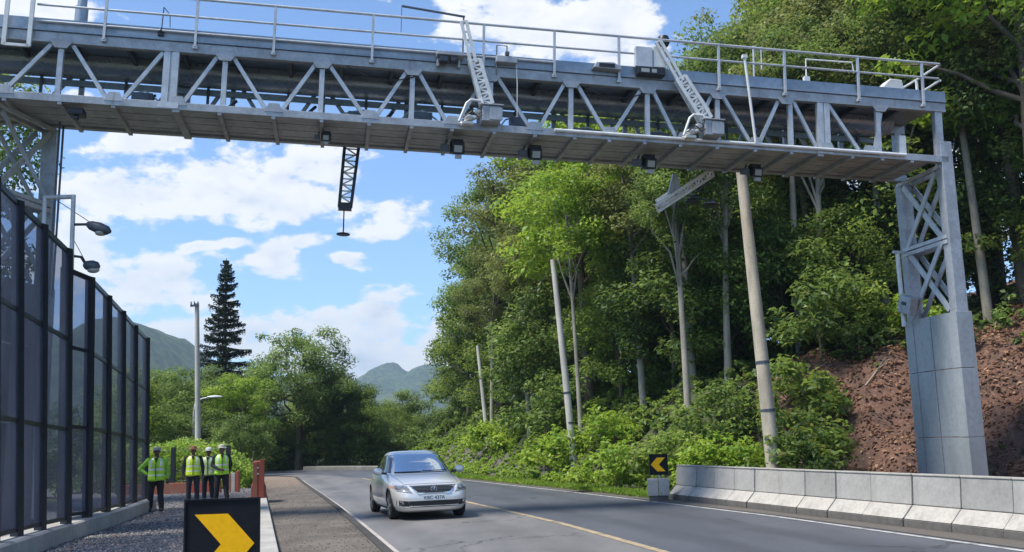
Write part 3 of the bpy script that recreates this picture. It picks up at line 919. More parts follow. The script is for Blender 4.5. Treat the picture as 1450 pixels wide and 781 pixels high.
# the folded arm under the deck near the wooded bank
t = gthing('folded_arm', 'pale blue folded lattice arm sloping down below the gantry in front of the trees', 'arm', 16.62, GD + 0.2, 0.02)
mb = MB()
lattice(mb, (0.1, 0, -0.02), (-1.42, 0.05, -1.06), 0.24, (0.42, 0.6, -0.55), 0.032, 10)
mb.build('lattice_rails', M['white_metal'], t)
mb = MB().beam((-0.75, 0.1, -0.50), (-1.35, 0.1, -0.92), 0.30, 0.05, up=(0.5, -0.5, 0.8))
mb.build('cover_plate', M['white_metal'], t)
mb = MB().prism([(-1.12, -0.66), (-0.98, -0.12), (-0.86, -0.14), (-0.78, -0.55)], 0.0, 0.10, 1)
mb.build('side_box', M['steel'], t)
mb = MB().tube([(0.2, 0.1, -0.05), (-0.42, 0.1, -0.68)], 0.022, 6).tube([(-0.7, 0.1, -0.62), (-0.15, 0.1, -0.72), (0.25, 0.1, -0.82)], 0.02, 6)
mb.build('strut', M['steel_dark'], t)
mb = MB().lathe([(0.03, 0.10), (0.16, 0.06), (0.19, 0.0), (0.17, -0.05), (0.03, -0.07)], (-0.45, 0.1, -0.82), 16).lathe([(0.03, 0.08), (0.2, 0.04), (0.25, 0.0), (0.2, -0.04)], (0.06, 0.1, -0.88), 16)
mb.build('disc', M['black_metal'], t, smooth=40)

# cameras with flash units under the deck
def gantry_camera(label, s, d, h, sc=1.0):
    t = gthing('gantry_camera', label, 'camera', s, d, h, 'cameras under the gantry')
    t.matrix_world = t.matrix_world @ Matrix.Scale(sc, 4)
    mb = MB()
    mb.beam((0, 0.1, 0.0), (0, 0.1, -0.1), 0.3, 0.24, up=(0, 1, 0))
    mb.beam((-0.17, 0.1, -0.06), (-0.17, 0.02, -0.36), 0.03, 0.1, up=(0, 1, 0)).beam((0.17, 0.1, -0.06), (0.17, 0.02, -0.36), 0.03, 0.1, up=(0, 1, 0))
    mb.build('bracket', M['black_metal'], t)
    mb = MB().beam((0, -0.16, -0.30), (0, 0.28, -0.19), 0.29, 0.26)
    mb.beam((0, -0.20, -0.17), (0, 0.12, -0.09), 0.31, 0.02)
    mb.build('housing', M['black_metal'], t, bevel=0.015)
    MB().beam((0, -0.168, -0.30), (0, -0.176, -0.302), 0.20, 0.17).build('flash_window', M['lens'], t)
    mb = MB().beam((0.02, -0.14, -0.50), (0.02, 0.05, -0.44), 0.15, 0.11)
    mb.build('sensor', M['steel'], t, bevel=0.01)
    mb = MB().beam((-0.32, -0.05, -0.26), (-0.32, 0.18, -0.2), 0.2, 0.18).beam((-0.25, 0.1, 0.0), (-0.3, 0.1, -0.16), 0.05, 0.05)
    mb.build('side_unit', M['steel_dark'], t, bevel=0.01)
    return t
gantry_camera('small dark sensor box under the gantry above the hanging lattice arm', 6.80, 0.55, -0.06, 0.62)
gantry_camera('boxy black camera with pale flash window under the gantry, beside the hanging lattice arm', 9.82, 0.50, -0.06, 0.92)
gantry_camera('boxy black camera under the gantry where the sky meets the tree tops', 11.68, 0.55, -0.06, 0.92)
gantry_camera('boxy black camera under the gantry just above the folded pale arm', 14.55, 0.7, -0.06, 0.92)
gantry_camera('boxy black camera under the gantry next to the tall leaning pole', 17.4, 0.9, -0.06, 0.85)
t = gthing('cable_box', 'small dark cable box under the gantry beside its tower behind the fence', 'box', 1.5, 0.15, -0.06)
MB().box(-0.16, 0.16, -0.1, 0.22, -0.15, 0.0).box(-0.05, 0.05, -0.04, 0.1, -0.24, -0.152).build('cable_box_shell', M['black_metal'], t, bevel=0.02)

# dark equipment cases that sit inside the truss
def truss_case(label, s, d, w_, h_):
    t = gthing('equipment_case', label, 'case', s, d, 0.11, 'equipment cases inside the truss')
    MB().box(-w_ / 2, w_ / 2, -0.12, 0.14, 0.02, h_).box(-w_ * 0.35, w_ * 0.35, -0.135, -0.121, 0.06, h_ - 0.05).build('shell', M['steel_dark'], t, bevel=0.02)
    mb = MB().tube([(-w_ / 2 - 0.3, 0, 0.08), (-w_ / 2 - 0.1, 0.02, h_ * 0.9), (w_ * 0.1, 0.0, h_ + 0.08), (w_ / 2 + 0.1, 0.02, h_ * 0.7), (w_ / 2 + 0.28, 0, 0.1)], 0.02, 6)
    mb.build('pipe_loop', M['steel_light'], t, smooth=50)
truss_case('dark low case inside the truss, above the hanging lattice arm', 7.55, 0.5, 0.55, 0.30)
truss_case('dark case with a pipe loop inside the truss left of the upright boom base', 8.95, 0.45, 0.50, 0.38)
truss_case('dark case inside the truss just right of the upright boom base', 11.25, 0.45, 0.42, 0.42)
truss_case('dark long case inside the truss below the flood light', 12.9, 0.6, 0.75, 0.30)
truss_case('dark case inside the truss left of the leaning boom base', 14.75, 0.6, 0.5, 0.34)
truss_case('dark case inside the truss close to its end by the clad tower', 20.55, 0.8, 0.5, 0.40)
truss_case('dark case inside the truss next to the wide double post near the fence', 2.75, 0.6, 0.45, 0.42)

# bracket shelf with a fixture, left of the first boom
t = gthing('fixture_bracket', 'grey box fixture on a bracket shelf on the railing beside the upright boom', 'bracket', 9.50, -0.32, 1.66)
mb = MB().box(-0.30, 0.32, -0.1, 0.22, -0.03, 0.06).box(-0.28, -0.22, 0.1, 0.2, -0.24, -0.032).box(0.2, 0.26, 0.1, 0.2, -0.24, -0.032)
mb.build('shelf', M['steel'], t, bevel=0.01)
MB().box(-0.24, -0.04, -0.06, 0.14, -0.17, -0.034).box(0.02, 0.16, -0.06, 0.12, -0.15, -0.034).build('fixture', M['steel_dark'], t, bevel=0.015)
t = gthing('fixture_box', 'grey box with a thin wire frame on the railing between the two booms', 'box', 10.82, -0.26, 1.62)
MB().box(-0.24, 0.26, -0.05, 0.16, -0.02, 0.15).build('shell', M['steel'], t, bevel=0.02)
MB().tube([(-0.22, 0.05, -0.3), (-0.22, 0.05, 0.42), (0.02, 0.05, 0.42), (0.02, 0.05, 0.14)], 0.018, 6).box(-0.03, 0.06, -0.07, 0.05, 0.16, 0.24).build('wire_frame', M['steel_dark'], t)
MB().tube([(0.24, 0.0, 0.0), (0.26, -0.02, -0.5), (0.27, 0.0, -1.3)], 0.012, 5).build('cable', M['steel_light'], t)
t = gthing('flood_light', 'low grey flood light lying on the gantry edge left of the grey panel box', 'flood light', 13.22, -0.22, 1.70)
MB().prism([(-0.34, -0.04), (-0.26, 0.10), (0.16, 0.12), (0.34, 0.02), (0.34, -0.06)], -0.1, 0.14, 1).build('shell', M['steel'], t, bevel=0.015)
MB().box(-0.2, 0.18, -0.115, -0.102, -0.02, 0.07).build('lamp_window', M['black_metal'], t)
t = gthing('panel_box', 'pale grey panel box above a black unit at the railing, behind the leaning boom', 'panel box', 14.22, -0.26, 1.72)
MB().box(-0.30, 0.12, -0.04, 0.1, 0.06, 0.56).build('panel', M['steel_light'], t, bevel=0.01)
MB().box(0.14, 0.46, -0.02, 0.12, 0.08, 0.60).build('panel', M['white_metal'], t, bevel=0.01)
MB().box(-0.26, 0.42, -0.08, 0.16, -0.14, 0.05).build('black_unit', M['black_metal'], t, bevel=0.02)
MB().box(-0.18, 0.02, -0.088, -0.081, -0.09, 0.0).box(0.08, 0.2, -0.088, -0.081, -0.09, 0.0).build('window', M['lens'], t)
t = gthing('dome_camera', 'dark dome camera on a short mast above the railing by the leaning boom', 'camera', 15.42, GD + 0.2, 1.6)
MB().tube([(0, 0, 0), (0, 0, 1.78)], 0.035, 8).tube([(0, 0, 1.7), (0.12, 0, 1.8)], 0.025, 6).build('mast', M['steel_dark'], t)
MB().lathe([(0.03, 0.20), (0.13, 0.17), (0.17, 0.08), (0.17, 0.02), (0.13, -0.08), (0.04, -0.13)], (0, 0, 1.86), 18).build('dome', M['black_metal'], t, smooth=40)
t = gthing('white_box', 'white six sided equipment box on the gantry deck above the clad tower', 'box', 20.85, 0.30, 1.62)
MB().prism([(-0.24, 0.0), (-0.30, 0.36), (-0.10, 0.56), (0.22, 0.55), (0.27, 0.3), (0.24, 0.0)], -0.18, 0.22, 1).build('white_box_shell', M['white_metal'], t, bevel=0.025)
t = gthing('thin_mast', 'thin pale mast leaning against the gantry above the tall pole', 'mast', 16.72, -0.2, 0.14)
MB().tube([(0.2, 0, 0), (-0.03, -0.02, 2.12)], 0.035, 8).box(-0.09, 0.03, -0.06, 0.04, 2.1, 2.18).build('thin_mast_tube', M['white_metal'], t, smooth=50)
t = gthing('beam_antenna', 'long horizontal rod aerial above the railing at the top of the upright boom', 'aerial', 9.85, 0.1, 1.6)
MB().tube([(0, 0, 0), (0, 0, 1.22)], 0.02, 6).build('stem', M['steel_dark'], t)
MB().tube([(-1.45, 0, 1.34), (0.03, 0, 1.21)], 0.03, 6).tube([(-1.45, 0, 1.34), (-1.45, 0, 0.7)], 0.008, 4).build('rod', M['steel_dark'], t)
t = gthing('frame_antenna', 'thin pale loop aerial above the far railing near the clad tower', 'aerial', 19.4, GD + 0.1, 1.6)
mb = MB().box(-0.08, 0.08, -0.05, 0.05, 0, 1.2)
mb.tube([(0, 0, 1.15), (0, 0, 1.7), (1.35, 0, 1.72), (1.4, 0, 1.42)], 0.022, 6)
mb.build('loop', M['white_metal'], t)
t = gthing('whip_antenna', 'thin pale upright aerial with two cross rods at the far railing before the trees', 'aerial', 17.9, GD + 0.1, 1.6)
MB().tube([(0, 0, 0), (0, 0, 1.95)], 0.025, 6).tube([(0, 0, 1.8), (0.3, 0, 1.82)], 0.012, 5).tube([(0.22, 0, 1.9), (0.22, 0, 1.3)], 0.018, 5).build('whip_aerial_tube', M['steel_light'], t)
t = gthing('wind_sensor', 'small black sensor on a thin stem on the gantry edge, nearest the fence', 'sensor', 3.16, -0.1, 1.66)
MB().tube([(0, 0, 0), (0.02, 0, 0.66)], 0.012, 5).tube([(0.02, 0, 0.66), (0.16, 0, 0.5), (0.18, 0, 0.2)], 0.009, 5).build('stem', M['black_metal'], t)
MB().ball((0, -0.02, 0.08), 0.07).box(-0.06, 0.06, -0.07, 0.03, -0.02, 0.04).build('sensor_head', M['black_metal'], t, smooth=60)
t = gthing('chimney_pole', 'short dark post with a cap standing on the deck by the frame above the fence', 'post', 1.0, GD - 0.1, 1.6)
MB().tube([(0, 0, 0), (0, 0, 1.35)], 0.15, 12).tube([(0, 0, 1.352), (0, 0, 1.55)], 0.11, 12).build('short_post_tube', M['steel_blue'], t, smooth=50)
t = gthing('junction_box', 'grey junction box with a dark slot on the inner face of the clad tower', 'junction box', 21.92, 1.62, -3.35)
t.matrix_world = t.matrix_world @ Matrix.Rotation(R(18), 4, 'X')
MB().box(-0.22, 0.02, -0.28, 0.26, -0.24, 0.22).build('shell', M['steel'], t, bevel=0.02)
MB().box(-0.228, -0.221, -0.12, 0.10, -0.02, 0.07).build('slot', M['black_metal'], t)
t = gthing('conduit_post', 'short white post standing on the bottom chord beside the clad tower', 'post', 20.95, 0.1, 0.17)
MB().box(-0.09, 0.09, -0.04, 0.04, 0, 0.5).box(-0.13, 0.13, -0.07, 0.07, -0.0, 0.03).build('conduit_post_shell', M['white_metal'], t)
for i, (s0, lab) in enumerate(((12.6, 'thin black cable sagging along the truss below the flood light'), (7.2, 'thin black cable sagging along the truss above the hanging lattice arm'))):
    tg = gthing('cable', lab, 'cable', s0, -0.1, 1.3)
    pts = [(x * 1.6, 0.02, -0.22 * math.sin(math.pi * x / 1.0) - 0.1 * x) for x in np.linspace(0, 1, 12)]
    MB().tube(pts, 0.014, 5).build('cable_strand', M['black_metal'], tg)
# ------------------------------------------------------------------ noise fence on the left
def glass_mesh_mat():
    m = bpy.data.materials.new('tinted_fence_panel')
    m.use_nodes = True
    t = NT(m.node_tree)
    co = t.n('ShaderNodeTexCoord').outputs['Object']
    tr = t.n('ShaderNodeBsdfTransparent', {'Color': (0.80, 0.82, 0.88, 1)})
    c = t.mix(t.smooth(t.noise(co, 0.7, 4, 0.6), 0.35, 0.7), (0.20, 0.205, 0.26), (0.32, 0.32, 0.38))
    df = t.n('ShaderNodeBsdfPrincipled', {'Base Color': c, 'Roughness': 0.35})
    mx = t.n('ShaderNodeMixShader', {0: 0.32, 1: tr.outputs[0], 2: df.outputs[0]})
    t.link(mx.outputs[0], t.n('ShaderNodeOutputMaterial').inputs[0])
    return m
M['panel'] = glass_mesh_mat()
def fence_run(name, label, tops, bots, rails, group):
    t = thing(name, label, 'fence', bots[0], group=group)
    o = Vector(bots[0])
    n = len(tops)
    for i in range(n):
        a, b = Vector(bots[i]) - o, Vector(tops[i]) - o
        MB().beam(a - Vector((0, 0, 0.06)), b, 0.15, 0.15, up=(0.2, 1, 0)).build('post', M['navy_metal'], t)
    for k in rails:
        mb = MB()
        for i in range(n - 1):
            p = Vector(bots[i]).lerp(Vector(tops[i]), k) - o
            q = Vector(bots[i + 1]).lerp(Vector(tops[i + 1]), k) - o
            mb.beam(p, q, 0.06, 0.10 if k > 0.97 else 0.07)
        mb.build('rail', M['navy_metal'], t)
    for i in range(n - 1):
        A, B = Vector(bots[i]) - o, Vector(bots[i + 1]) - o
        C_, D = Vector(tops[i + 1]) - o, Vector(tops[i]) - o
        nrm = (B - A).cross(Vector((0, 0, 1))).normalized() * 0.006
        sh = (B - A).normalized() * 0.07
        up = Vector((0, 0, 0.08))
        f = [A + sh + up, B - sh + up, C_ - sh - up * 0.6, D + sh - up * 0.6]
        MB().add([p + nrm for p in f] + [p - nrm for p in f], [(0, 1, 2, 3), (7, 6, 5, 4), (0, 4, 5, 1), (1, 5, 6, 2), (2, 6, 7, 3), (3, 7, 4, 0)]).build('mesh_panel', M['panel'], t)
    return t
nt = [(-8.30, 14.7, 6.38), (-8.52, 15.85, 6.24), (-8.69, 17.0, 6.11), (-8.82, 18.2, 5.95), (-8.97, 19.6, 5.76)]
nbm = [(-8.02, 14.7, 0.36), (-8.23, 15.85, 0.36), (-8.43, 17.0, 0.36), (-8.61, 18.2, 0.36), (-8.78, 19.6, 0.36)]
fence_run('noise_fence', 'taller dark framed screen fence with tinted panels, in front of the gantry tower', nt, nbm, [0.015, 0.33, 0.66, 0.99], 'screen fence sections')
ft = [(-9.40, 20.5, 5.55), (-9.22, 21.3, 5.46), (-9.53, 23.0, 5.31), (-9.90, 24.8, 5.19), (-10.31, 26.7, 5.05), (-10.72, 28.7, 4.93)]
fb_ = [(-9.26, 20.5, 0.36), (-9.10, 21.3, 0.36), (-9.40, 23.0, 0.35), (-9.77, 24.8, 0.33), (-10.2, 26.7, 0.31), (-10.62, 28.7, 0.27)]
fence_run('noise_fence', 'lower dark framed screen fence ending beside the man with a hand on his hip', ft, fb_, [0.015, 0.36, 0.68, 0.992], 'screen fence sections')
pl = [(-7.2, 11.0), (-7.72, 14.0), (-8.1, 16.0), (-8.62, 18.6), (-9.02, 21.0), (-9.7, 24.8), (-10.1, 26.8), (-10.52, 28.95)]
o = sweep('concrete_plinth', pl, [(0.12, -0.05), (0.12, 0.30), (0.08, 0.335), (-0.38, 0.335), (-0.38, -0.05)], M['concrete'], kind=None, bevel=0.01)
tag(o, 'long low concrete plinth under the dark screen fence', 'plinth')

# lamps by the fence
def mast_lamp(label, base, poles, arm, head, hend, tip):
    t = thing('mast_lamp', label, 'lamp', base, group='lamps above the screen fence')
    o = Vector(base)
    mb = MB()
    for a, b in poles:
        mb.tube([Vector(a) - o, Vector(b) - o], 0.05, 8)
    mb.build('pole', M['steel_light'], t, smooth=50)
    MB().tube([Vector(p) - o for p in arm], 0.03, 6).build('arm', M['black_metal'], t)
    h, e = Vector(head) - o, Vector(hend) - o
    mb = MB().tube([h, h.lerp(e, 0.15), h.lerp(e, 0.5), h.lerp(e, 0.85), e], [0.05, 0.10, 0.125, 0.10, 0.03], 12)
    mb.build('lamp_head', M['steel_dark'], t, smooth=60)
    MB().ball(h.lerp(e, 0.6) + Vector((0, 0, -0.085)), (0.14, 0.1, 0.075)).build('lamp_glass', M['lens'], t, smooth=60)
    MB().tube([Vector(p) - o for p in tip], 0.008, 4).build('stay_wire', M['steel_dark'], t)
    return t
mast_lamp('grey lamp on a black arm held by a pale square pipe frame above the fence', (-9.42, 20.9, 0.36),
          [((-9.42, 20.9, 0.36), (-9.48, 20.9, 7.22)), ((-10.05, 20.9, 0.36), (-10.1, 20.9, 7.2)), ((-10.1, 20.9, 7.18), (-9.48, 20.9, 7.18))],
          [(-9.45, 20.9, 6.56), (-9.10, 20.88, 6.55)], (-9.16, 20.9, 6.56), (-8.62, 20.85, 6.36), [(-9.85, 20.9, 7.12), (-9.1, 20.9, 6.6)])
mast_lamp('small dark lamp on a bent arm, just above the corner where the fence steps down', (-9.52, 21.2, 0.36),
          [((-9.52, 21.2, 0.36), (-9.60, 21.2, 6.0))], [(-9.60, 21.2, 5.93), (-9.40, 21.2, 5.9), (-9.28, 21.2, 5.72)], (-9.33, 21.2, 5.72), (-8.98, 21.2, 5.67), [(-9.58, 21.2, 6.3), (-9.3, 21.2, 5.8)])

# ------------------------------------------------------------------ concrete barrier blocks on the right
ord_lab = ['end block of the concrete barrier, next to the small chevron sign', 'second concrete barrier block from the small chevron sign', 'third concrete barrier block from the small chevron sign',
           'fourth concrete barrier block from the small chevron sign', 'fifth concrete barrier block from the small chevron sign', 'sixth concrete barrier block from the small chevron sign',
           'seventh concrete barrier block from the small chevron sign', 'eighth concrete barrier block from the small chevron sign', 'concrete barrier block in front of the left edge of the clad tower',
           'concrete barrier block directly in front of the clad tower', 'concrete barrier block just past the clad tower', 'last concrete barrier block in view, cut by the edge of the photo']
bp = [(4.20, 26.22), (4.51, 25.07), (4.78, 24.13), (5.05, 23.18), (5.30, 22.28), (5.58, 21.31), (5.85, 20.32), (6.14, 19.30), (6.44, 18.25), (6.75, 17.15), (7.07, 16.03), (7.37, 14.95), (7.66, 13.9)]
# profile across the block: x towards the road is negative
body = [(-0.125, 0.36), (-0.085, 0.84), (0.085, 0.84), (0.125, 0.36)]
toe = [(-0.34, 0.14), (-0.135, 0.352), (0.135, 0.352), (0.34, 0.14)]
foot = [(-0.345, 0.0), (-0.345, 0.132), (0.345, 0.132), (0.345, 0.0)]
brng = random.Random(4)
M['stained_concrete'] = mat('stained_concrete_foot', (0.15, 0.14, 0.125), 0.9, 0, 0.4, 3.0, bump=0.3)
M['conc_b'] = mat('mottled_grey_concrete', (0.345, 0.335, 0.31), 0.85, 0.0, 0.28, 1.3, bump=0.2, bscale=20)
M['conc_c'] = mat('lighter_grey_concrete', (0.40, 0.39, 0.36), 0.85, 0.0, 0.25, 1.6, bump=0.2, bscale=20)
for i in range(12):
    a, b = Vector((*bp[i], 0)), Vector((*bp[i + 1], 0))
    d = b - a
    L = d.length - 0.03
    t = thing('barrier_block', ord_lab[i], 'barrier', a, group='concrete barrier blocks along the road')
    t.rotation_euler = (0, 0, math.atan2(d.y, d.x) + math.pi / 2)
    # local -y runs towards the next block; road lies at -x
    jx = brng.uniform(-0.012, 0.012)
    mb = MB().prism([(x + jx, z) for x, z in body], -L, 0.0, 1)
    mb.cur = 0
    mb.build('upper_block', brng.choice([M['concrete'], M['conc_b'], M['conc_c'], M['conc_b']]), t, bevel=0.012)
    mb = MB().prism([(x + jx, z) for x, z in toe], -L - 0.004, 0.0, 1)
    mb.build('sloped_toe', M['concrete_toe'], t, bevel=0.012)
    MB().prism([(x + jx, z) for x, z in foot], -L - 0.010, 0.0, 1).build('foot', M['stained_concrete'], t, bevel=0.01)
    MB().prism([(-0.098 + jx, 0.8405), (-0.098 + jx, 0.868), (0.098 + jx, 0.868), (0.098 + jx, 0.8405)], -L - 0.002, 0.0, 1).build('coping', M['concrete_toe'], t, bevel=0.008)

# ------------------------------------------------------------------ low wall beside the verge
o = sweep('low_wall', wallpath, [(0.0, -0.05), (0.0, 0.30), (-0.30, 0.30), (-0.30, -0.05)], M['concrete'], kind=None, bevel=0.015)
tag(o, 'long low concrete wall between the gravel and the dirt verge', 'wall')

# ------------------------------------------------------------------ red barrier pieces
def red_barrier(label, loc, rz, L):
    t = thing('red_barrier', label, 'barrier', loc, rz, 'red barriers')
    prof = [(-0.20, 0), (-0.20, 0.30), (-0.15, 0.42), (-0.15, 0.95), (-0.12, 1.0), (0.12, 1.0), (0.15, 0.95), (0.15, 0.42), (0.20, 0.30), (0.20, 0)]
    MB().prism(prof, 0, L, 1).build('hollow_body', M['red_plastic'], t, bevel=0.015)
    MB().box(-0.158, -0.04, -0.02, -0.002, 0.04, 0.97).build('end_flange', M['red_paint'], t, bevel=0.006)
    mb = MB().box(0.02, 0.148, -0.045, -0.002, 0.02, 1.05)
    mb.build('end_hinge', M['red_plastic'], t, bevel=0.01)
    for z in (0.62, 0.80):
        MB().lathe([(0.028, 0.0), (0.028, 0.012), (0.01, 0.016)], (0, 0, 0), 12).build('reflector', M['lens'], t, smooth=50)
        r = t.children[-1] if t.children else None
    refl = [c for c in COL.objects if c.parent == t and c.name.startswith('reflector')]
    for c, z in zip(refl, (0.66, 0.82)):
        c.rotation_euler = (R(90), 0, 0)
        c.location = (-0.02, -0.022, z)
    return t
red_barrier('upright red plastic barrier seen end on beside the dirt verge', (-7.12, 27.6, 0.29), R(14.7), 1.2)
t = thing('red_wall', 'low faded red panel wall on the gravel behind the workers', 'wall', (-13.6, 38.6, 0))
MB().box(0, 0.98, -0.09, 0.09, 0, 0.42).build('panel', M['red_paint'], t, bevel=0.015)
MB().box(1.0, 2.2, -0.09, 0.09, 0, 0.43).build('panel', M['red_plastic'], t, bevel=0.015)
MB().box(-1.6, -0.02, -0.09, 0.09, 0, 0.40).build('panel', M['red_paint'], t, bevel=0.015)
t = thing('striped_post', 'short red and white barrier end right of the group of workers', 'post', (-10.75, 38.2, 0))
MB().box(-0.12, 0.02, -0.1, 0.1, 0, 0.74).build('panel', M['concrete_toe'], t, bevel=0.01)
MB().box(0.025, 0.16, -0.09, 0.09, 0, 0.80).build('panel', M['red_plastic'], t, bevel=0.01)
MB().box(-0.2, -0.125, -0.09, 0.09, 0, 0.7).build('panel', M['red_paint'], t, bevel=0.01)

# ------------------------------------------------------------------ chevron signs
def chevron(right, w, h, th, y):
    s = 1 if right else -1
    # outline of the chevron in plate coordinates 0..1 (x right, z up from the bottom)
    pts = [(0.14, 0.83), (0.58, 0.83), (0.93, 0.50), (0.58, 0.17), (0.14, 0.17), (0.49, 0.50)] if True else None
    if not right:
        pts = [(1 - x, z) for x, z in pts]
    return [((x - 0.5) * w, z * h) for x, z in pts]
def sign(label, loc, rz, w, h, right, post_h):
    t = thing('chevron_sign', label, 'sign', loc, rz, 'black and yellow chevron signs')
    mb = MB().box(-w / 2, w / 2, -0.008, 0.012, post_h, post_h + h)
    mb.box(-w / 2, w / 2, -0.02, -0.0082, post_h + h - 0.016, post_h + h)
    mb.box(-w / 2, -w / 2 + 0.016, -0.02, -0.0082, post_h, post_h + h - 0.0162)
    mb.box(w / 2 - 0.016, w / 2, -0.02, -0.0082, post_h, post_h + h - 0.0162)
    mb.build('plate', M['sign_black'], t)
    c = [(x, z + post_h) for x, z in chevron(right, w, h, 0, 0)]
    n = len(c)
    mb = MB()
    # two quads so the concave outline is filled cleanly
    q = lambda p: (p[0], -0.0125, p[1])
    for a in ((0, 1, 2, 5), (5, 2, 3, 4)):
        f = [c[k] for k in a]
        mb.add([(p[0], -0.0125, p[1]) for p in f] + [(p[0], -0.0084, p[1]) for p in f], [(0, 1, 2, 3), (7, 6, 5, 4), (0, 4, 5, 1), (2, 6, 7, 3)])
    mb.build('chevron', M['sign_yellow'], t)
    MB().tube([(0, 0.045, -0.3 if post_h > 0.4 else -0.1), (0, 0.045, post_h + h * 0.8)], 0.03, 10).build('post', M['steel'], t, smooth=50)
    return t
sign('large black sign with a yellow chevron pointing right, standing on the near gravel', (-2.46, 8.38, 0.0), R(2), 0.62, 0.74, True, 0.53)
blk = thing('sign_block', 'square concrete block carrying the small chevron sign beside the barrier', 'block', (3.53, 25.62, 0.0), R(-8))
MB().box(-0.27, 0.0, -0.22, 0.22, 0.14, 0.56).build('half_block', M['concrete_toe'], blk, bevel=0.012)
MB().box(0.012, 0.28, -0.22, 0.22, 0.14, 0.56).build('half_block', M['conc_c'], blk, bevel=0.012)
MB().box(-0.24, 0.25, -0.18, 0.2, -0.02, 0.139).build('footing', M['stained_concrete'], blk, bevel=0.012)
sign('small black sign with a yellow chevron pointing left, on a concrete block by the bank', (3.56, 25.55, 0.56), R(-6), 0.46, 0.52, False, 0.09)

# ------------------------------------------------------------------ poles
def utility_pole(label, base, top, r0, r1, m, cross=False):
    t = thing('utility_pole', label, 'pole', base, group='poles along the road')
    b = Vector(top) - Vector(base)
    MB().tube([(0, 0, -0.6), b * 0.33, b * 0.66, b], [r0, r0 * 0.67 + r1 * 0.33, r0 * 0.33 + r1 * 0.67, r1], 12).build('shaft', m, t, smooth=50)
    if cross:
        mb = MB().beam(b + Vector((-0.32, -0.14, -0.15)), b + Vector((0.14, -0.14, -0.13)), 0.09, 0.11)
        mb.build('cross_arm', M['steel_dark'], t)
        mb = MB()
        for x in (-0.28, -0.1, 0.1):
            mb.lathe([(0.03, 0), (0.05, 0.05), (0.03, 0.1), (0.045, 0.15), (0.02, 0.18)], b + Vector((x, -0.14, -0.09)), 8)
        mb.build('insulators', M['steel_dark'], t)
    else:
        for k in (0.22, 0.36):
            p = b * k
            MB().tube([p - b.normalized() * 0.04, p + b.normalized() * 0.04], r0 * 0.95, 12).build('band', M['steel_dark'], t)
    return t
utility_pole('tall pale pole with a small cross arm standing behind the workers', (-17.50, 55.0, 0.0), (-17.75, 55.0, 9.75), 0.17, 0.12, M['concrete_pole'], True)
utility_pole('tall leaning pole rising behind the barrier up to the gantry', (7.12, 28.0, 0.1), (6.86, 28.4, 9.75), 0.215, 0.15, M['wood_pole'])
utility_pole('slim pale leaning pole in the bright green bank left of the small chevron sign', (2.15, 38.0, 0.4), (1.62, 38.2, 8.55), 0.15, 0.10, M['concrete_pole'])
utility_pole('slimmest pale leaning pole, low against the forest above the car mirror', (-1.38, 50.0, 0.3), (-1.86, 50.2, 6.4), 0.125, 0.085, M['concrete_pole'])
t = thing('street_lamp', 'slim street lamp with a pale head among the trees behind the workers', 'street lamp', (-19.75, 61.0, 0))
MB().tube([(0, 0, 0), (0, 0, 3.9), (0.1, 0, 4.5), (0.5, 0, 4.72), (0.9, 0, 4.78)], [0.07, 0.06, 0.05, 0.04, 0.035], 8).build('pole', M['steel_light'], t, smooth=50)
MB().ball((1.25, 0, 4.8), (0.5, 0.16, 0.09)).build('lamp_head', M['white_metal'], t, smooth=60)
tw = thing('overhead_wire', 'thin wire between the two slim leaning poles in front of the forest', 'wire', (1.62, 38.2, 8.35))
_e = Vector((-1.86 - 1.62, 50.2 - 38.2, 6.3 - 8.35))
MB().tube([_e * k + Vector((0, 0, -0.5 * math.sin(math.pi * k))) for k in np.linspace(0, 1, 14)], 0.009, 5).build('wire_strand', M['steel_dark'], tw)
# wire fence posts behind the workers
t = thing('wire_fence', 'open fence of black posts and thin wires in front of the bright hedge', 'fence', (-13.8, 40.2, 0))
for x in (-2.2, 0.0, 2.2):
    MB().box(x - 0.09, x + 0.09, -0.06, 0.06, -0.2, 1.78).build('post', M['black_metal'], t, bevel=0.01)
mb = MB()
for z in (0.45, 0.85, 1.25, 1.65):
    mb.tube([(-2.2, 0, z), (2.2, 0, z)], 0.008, 4)
mb.build('wires', M['black_metal'], t)
# ------------------------------------------------------------------ the silver saloon car (x forward, y to its left, z up)
M['car_paint'] = bpy.data.materials.new('silver_car_paint')
M['car_paint'].use_nodes = True
_b = M['car_paint'].node_tree.nodes['Principled BSDF']
_b.inputs['Base Color'].default_value = (0.76, 0.735, 0.69, 1)
_b.inputs['Metallic'].default_value = 0.35
_b.inputs['Roughness'].default_value = 0.30
_b.inputs['Coat Weight'].default_value = 0.7
_b.inputs['Coat Roughness'].default_value = 0.05
M['car_glass'] = mat('car_window_glass', (0.012, 0.016, 0.02), 0.04, 0.0, spec=0.9)
M['car_wind'] = mat('car_windscreen_glass', (0.56, 0.63, 0.69), 0.05, 0.92, spec=1.0)
M['tyre'] = mat('tyre_rubber', (0.016, 0.016, 0.017), 0.85, 0, 0.3, 8.0)
M['rim'] = mat('alloy_rim', (0.55, 0.56, 0.58), 0.3, 0.8)
M['chrome'] = mat('chrome', (0.75, 0.76, 0.78), 0.12, 1.0)
M['car_black'] = mat('black_car_plastic', (0.014, 0.014, 0.016), 0.5, 0.0)
M['lamp'] = mat('headlamp_glass', (0.62, 0.64, 0.66), 0.10, 0.55, 0.3, 9.0, col2=(0.25, 0.26, 0.28))
M['plate'] = mat('number_plate', (0.72, 0.72, 0.70), 0.5)
M['amber'] = mat('amber_lens', (0.55, 0.22, 0.03), 0.3)

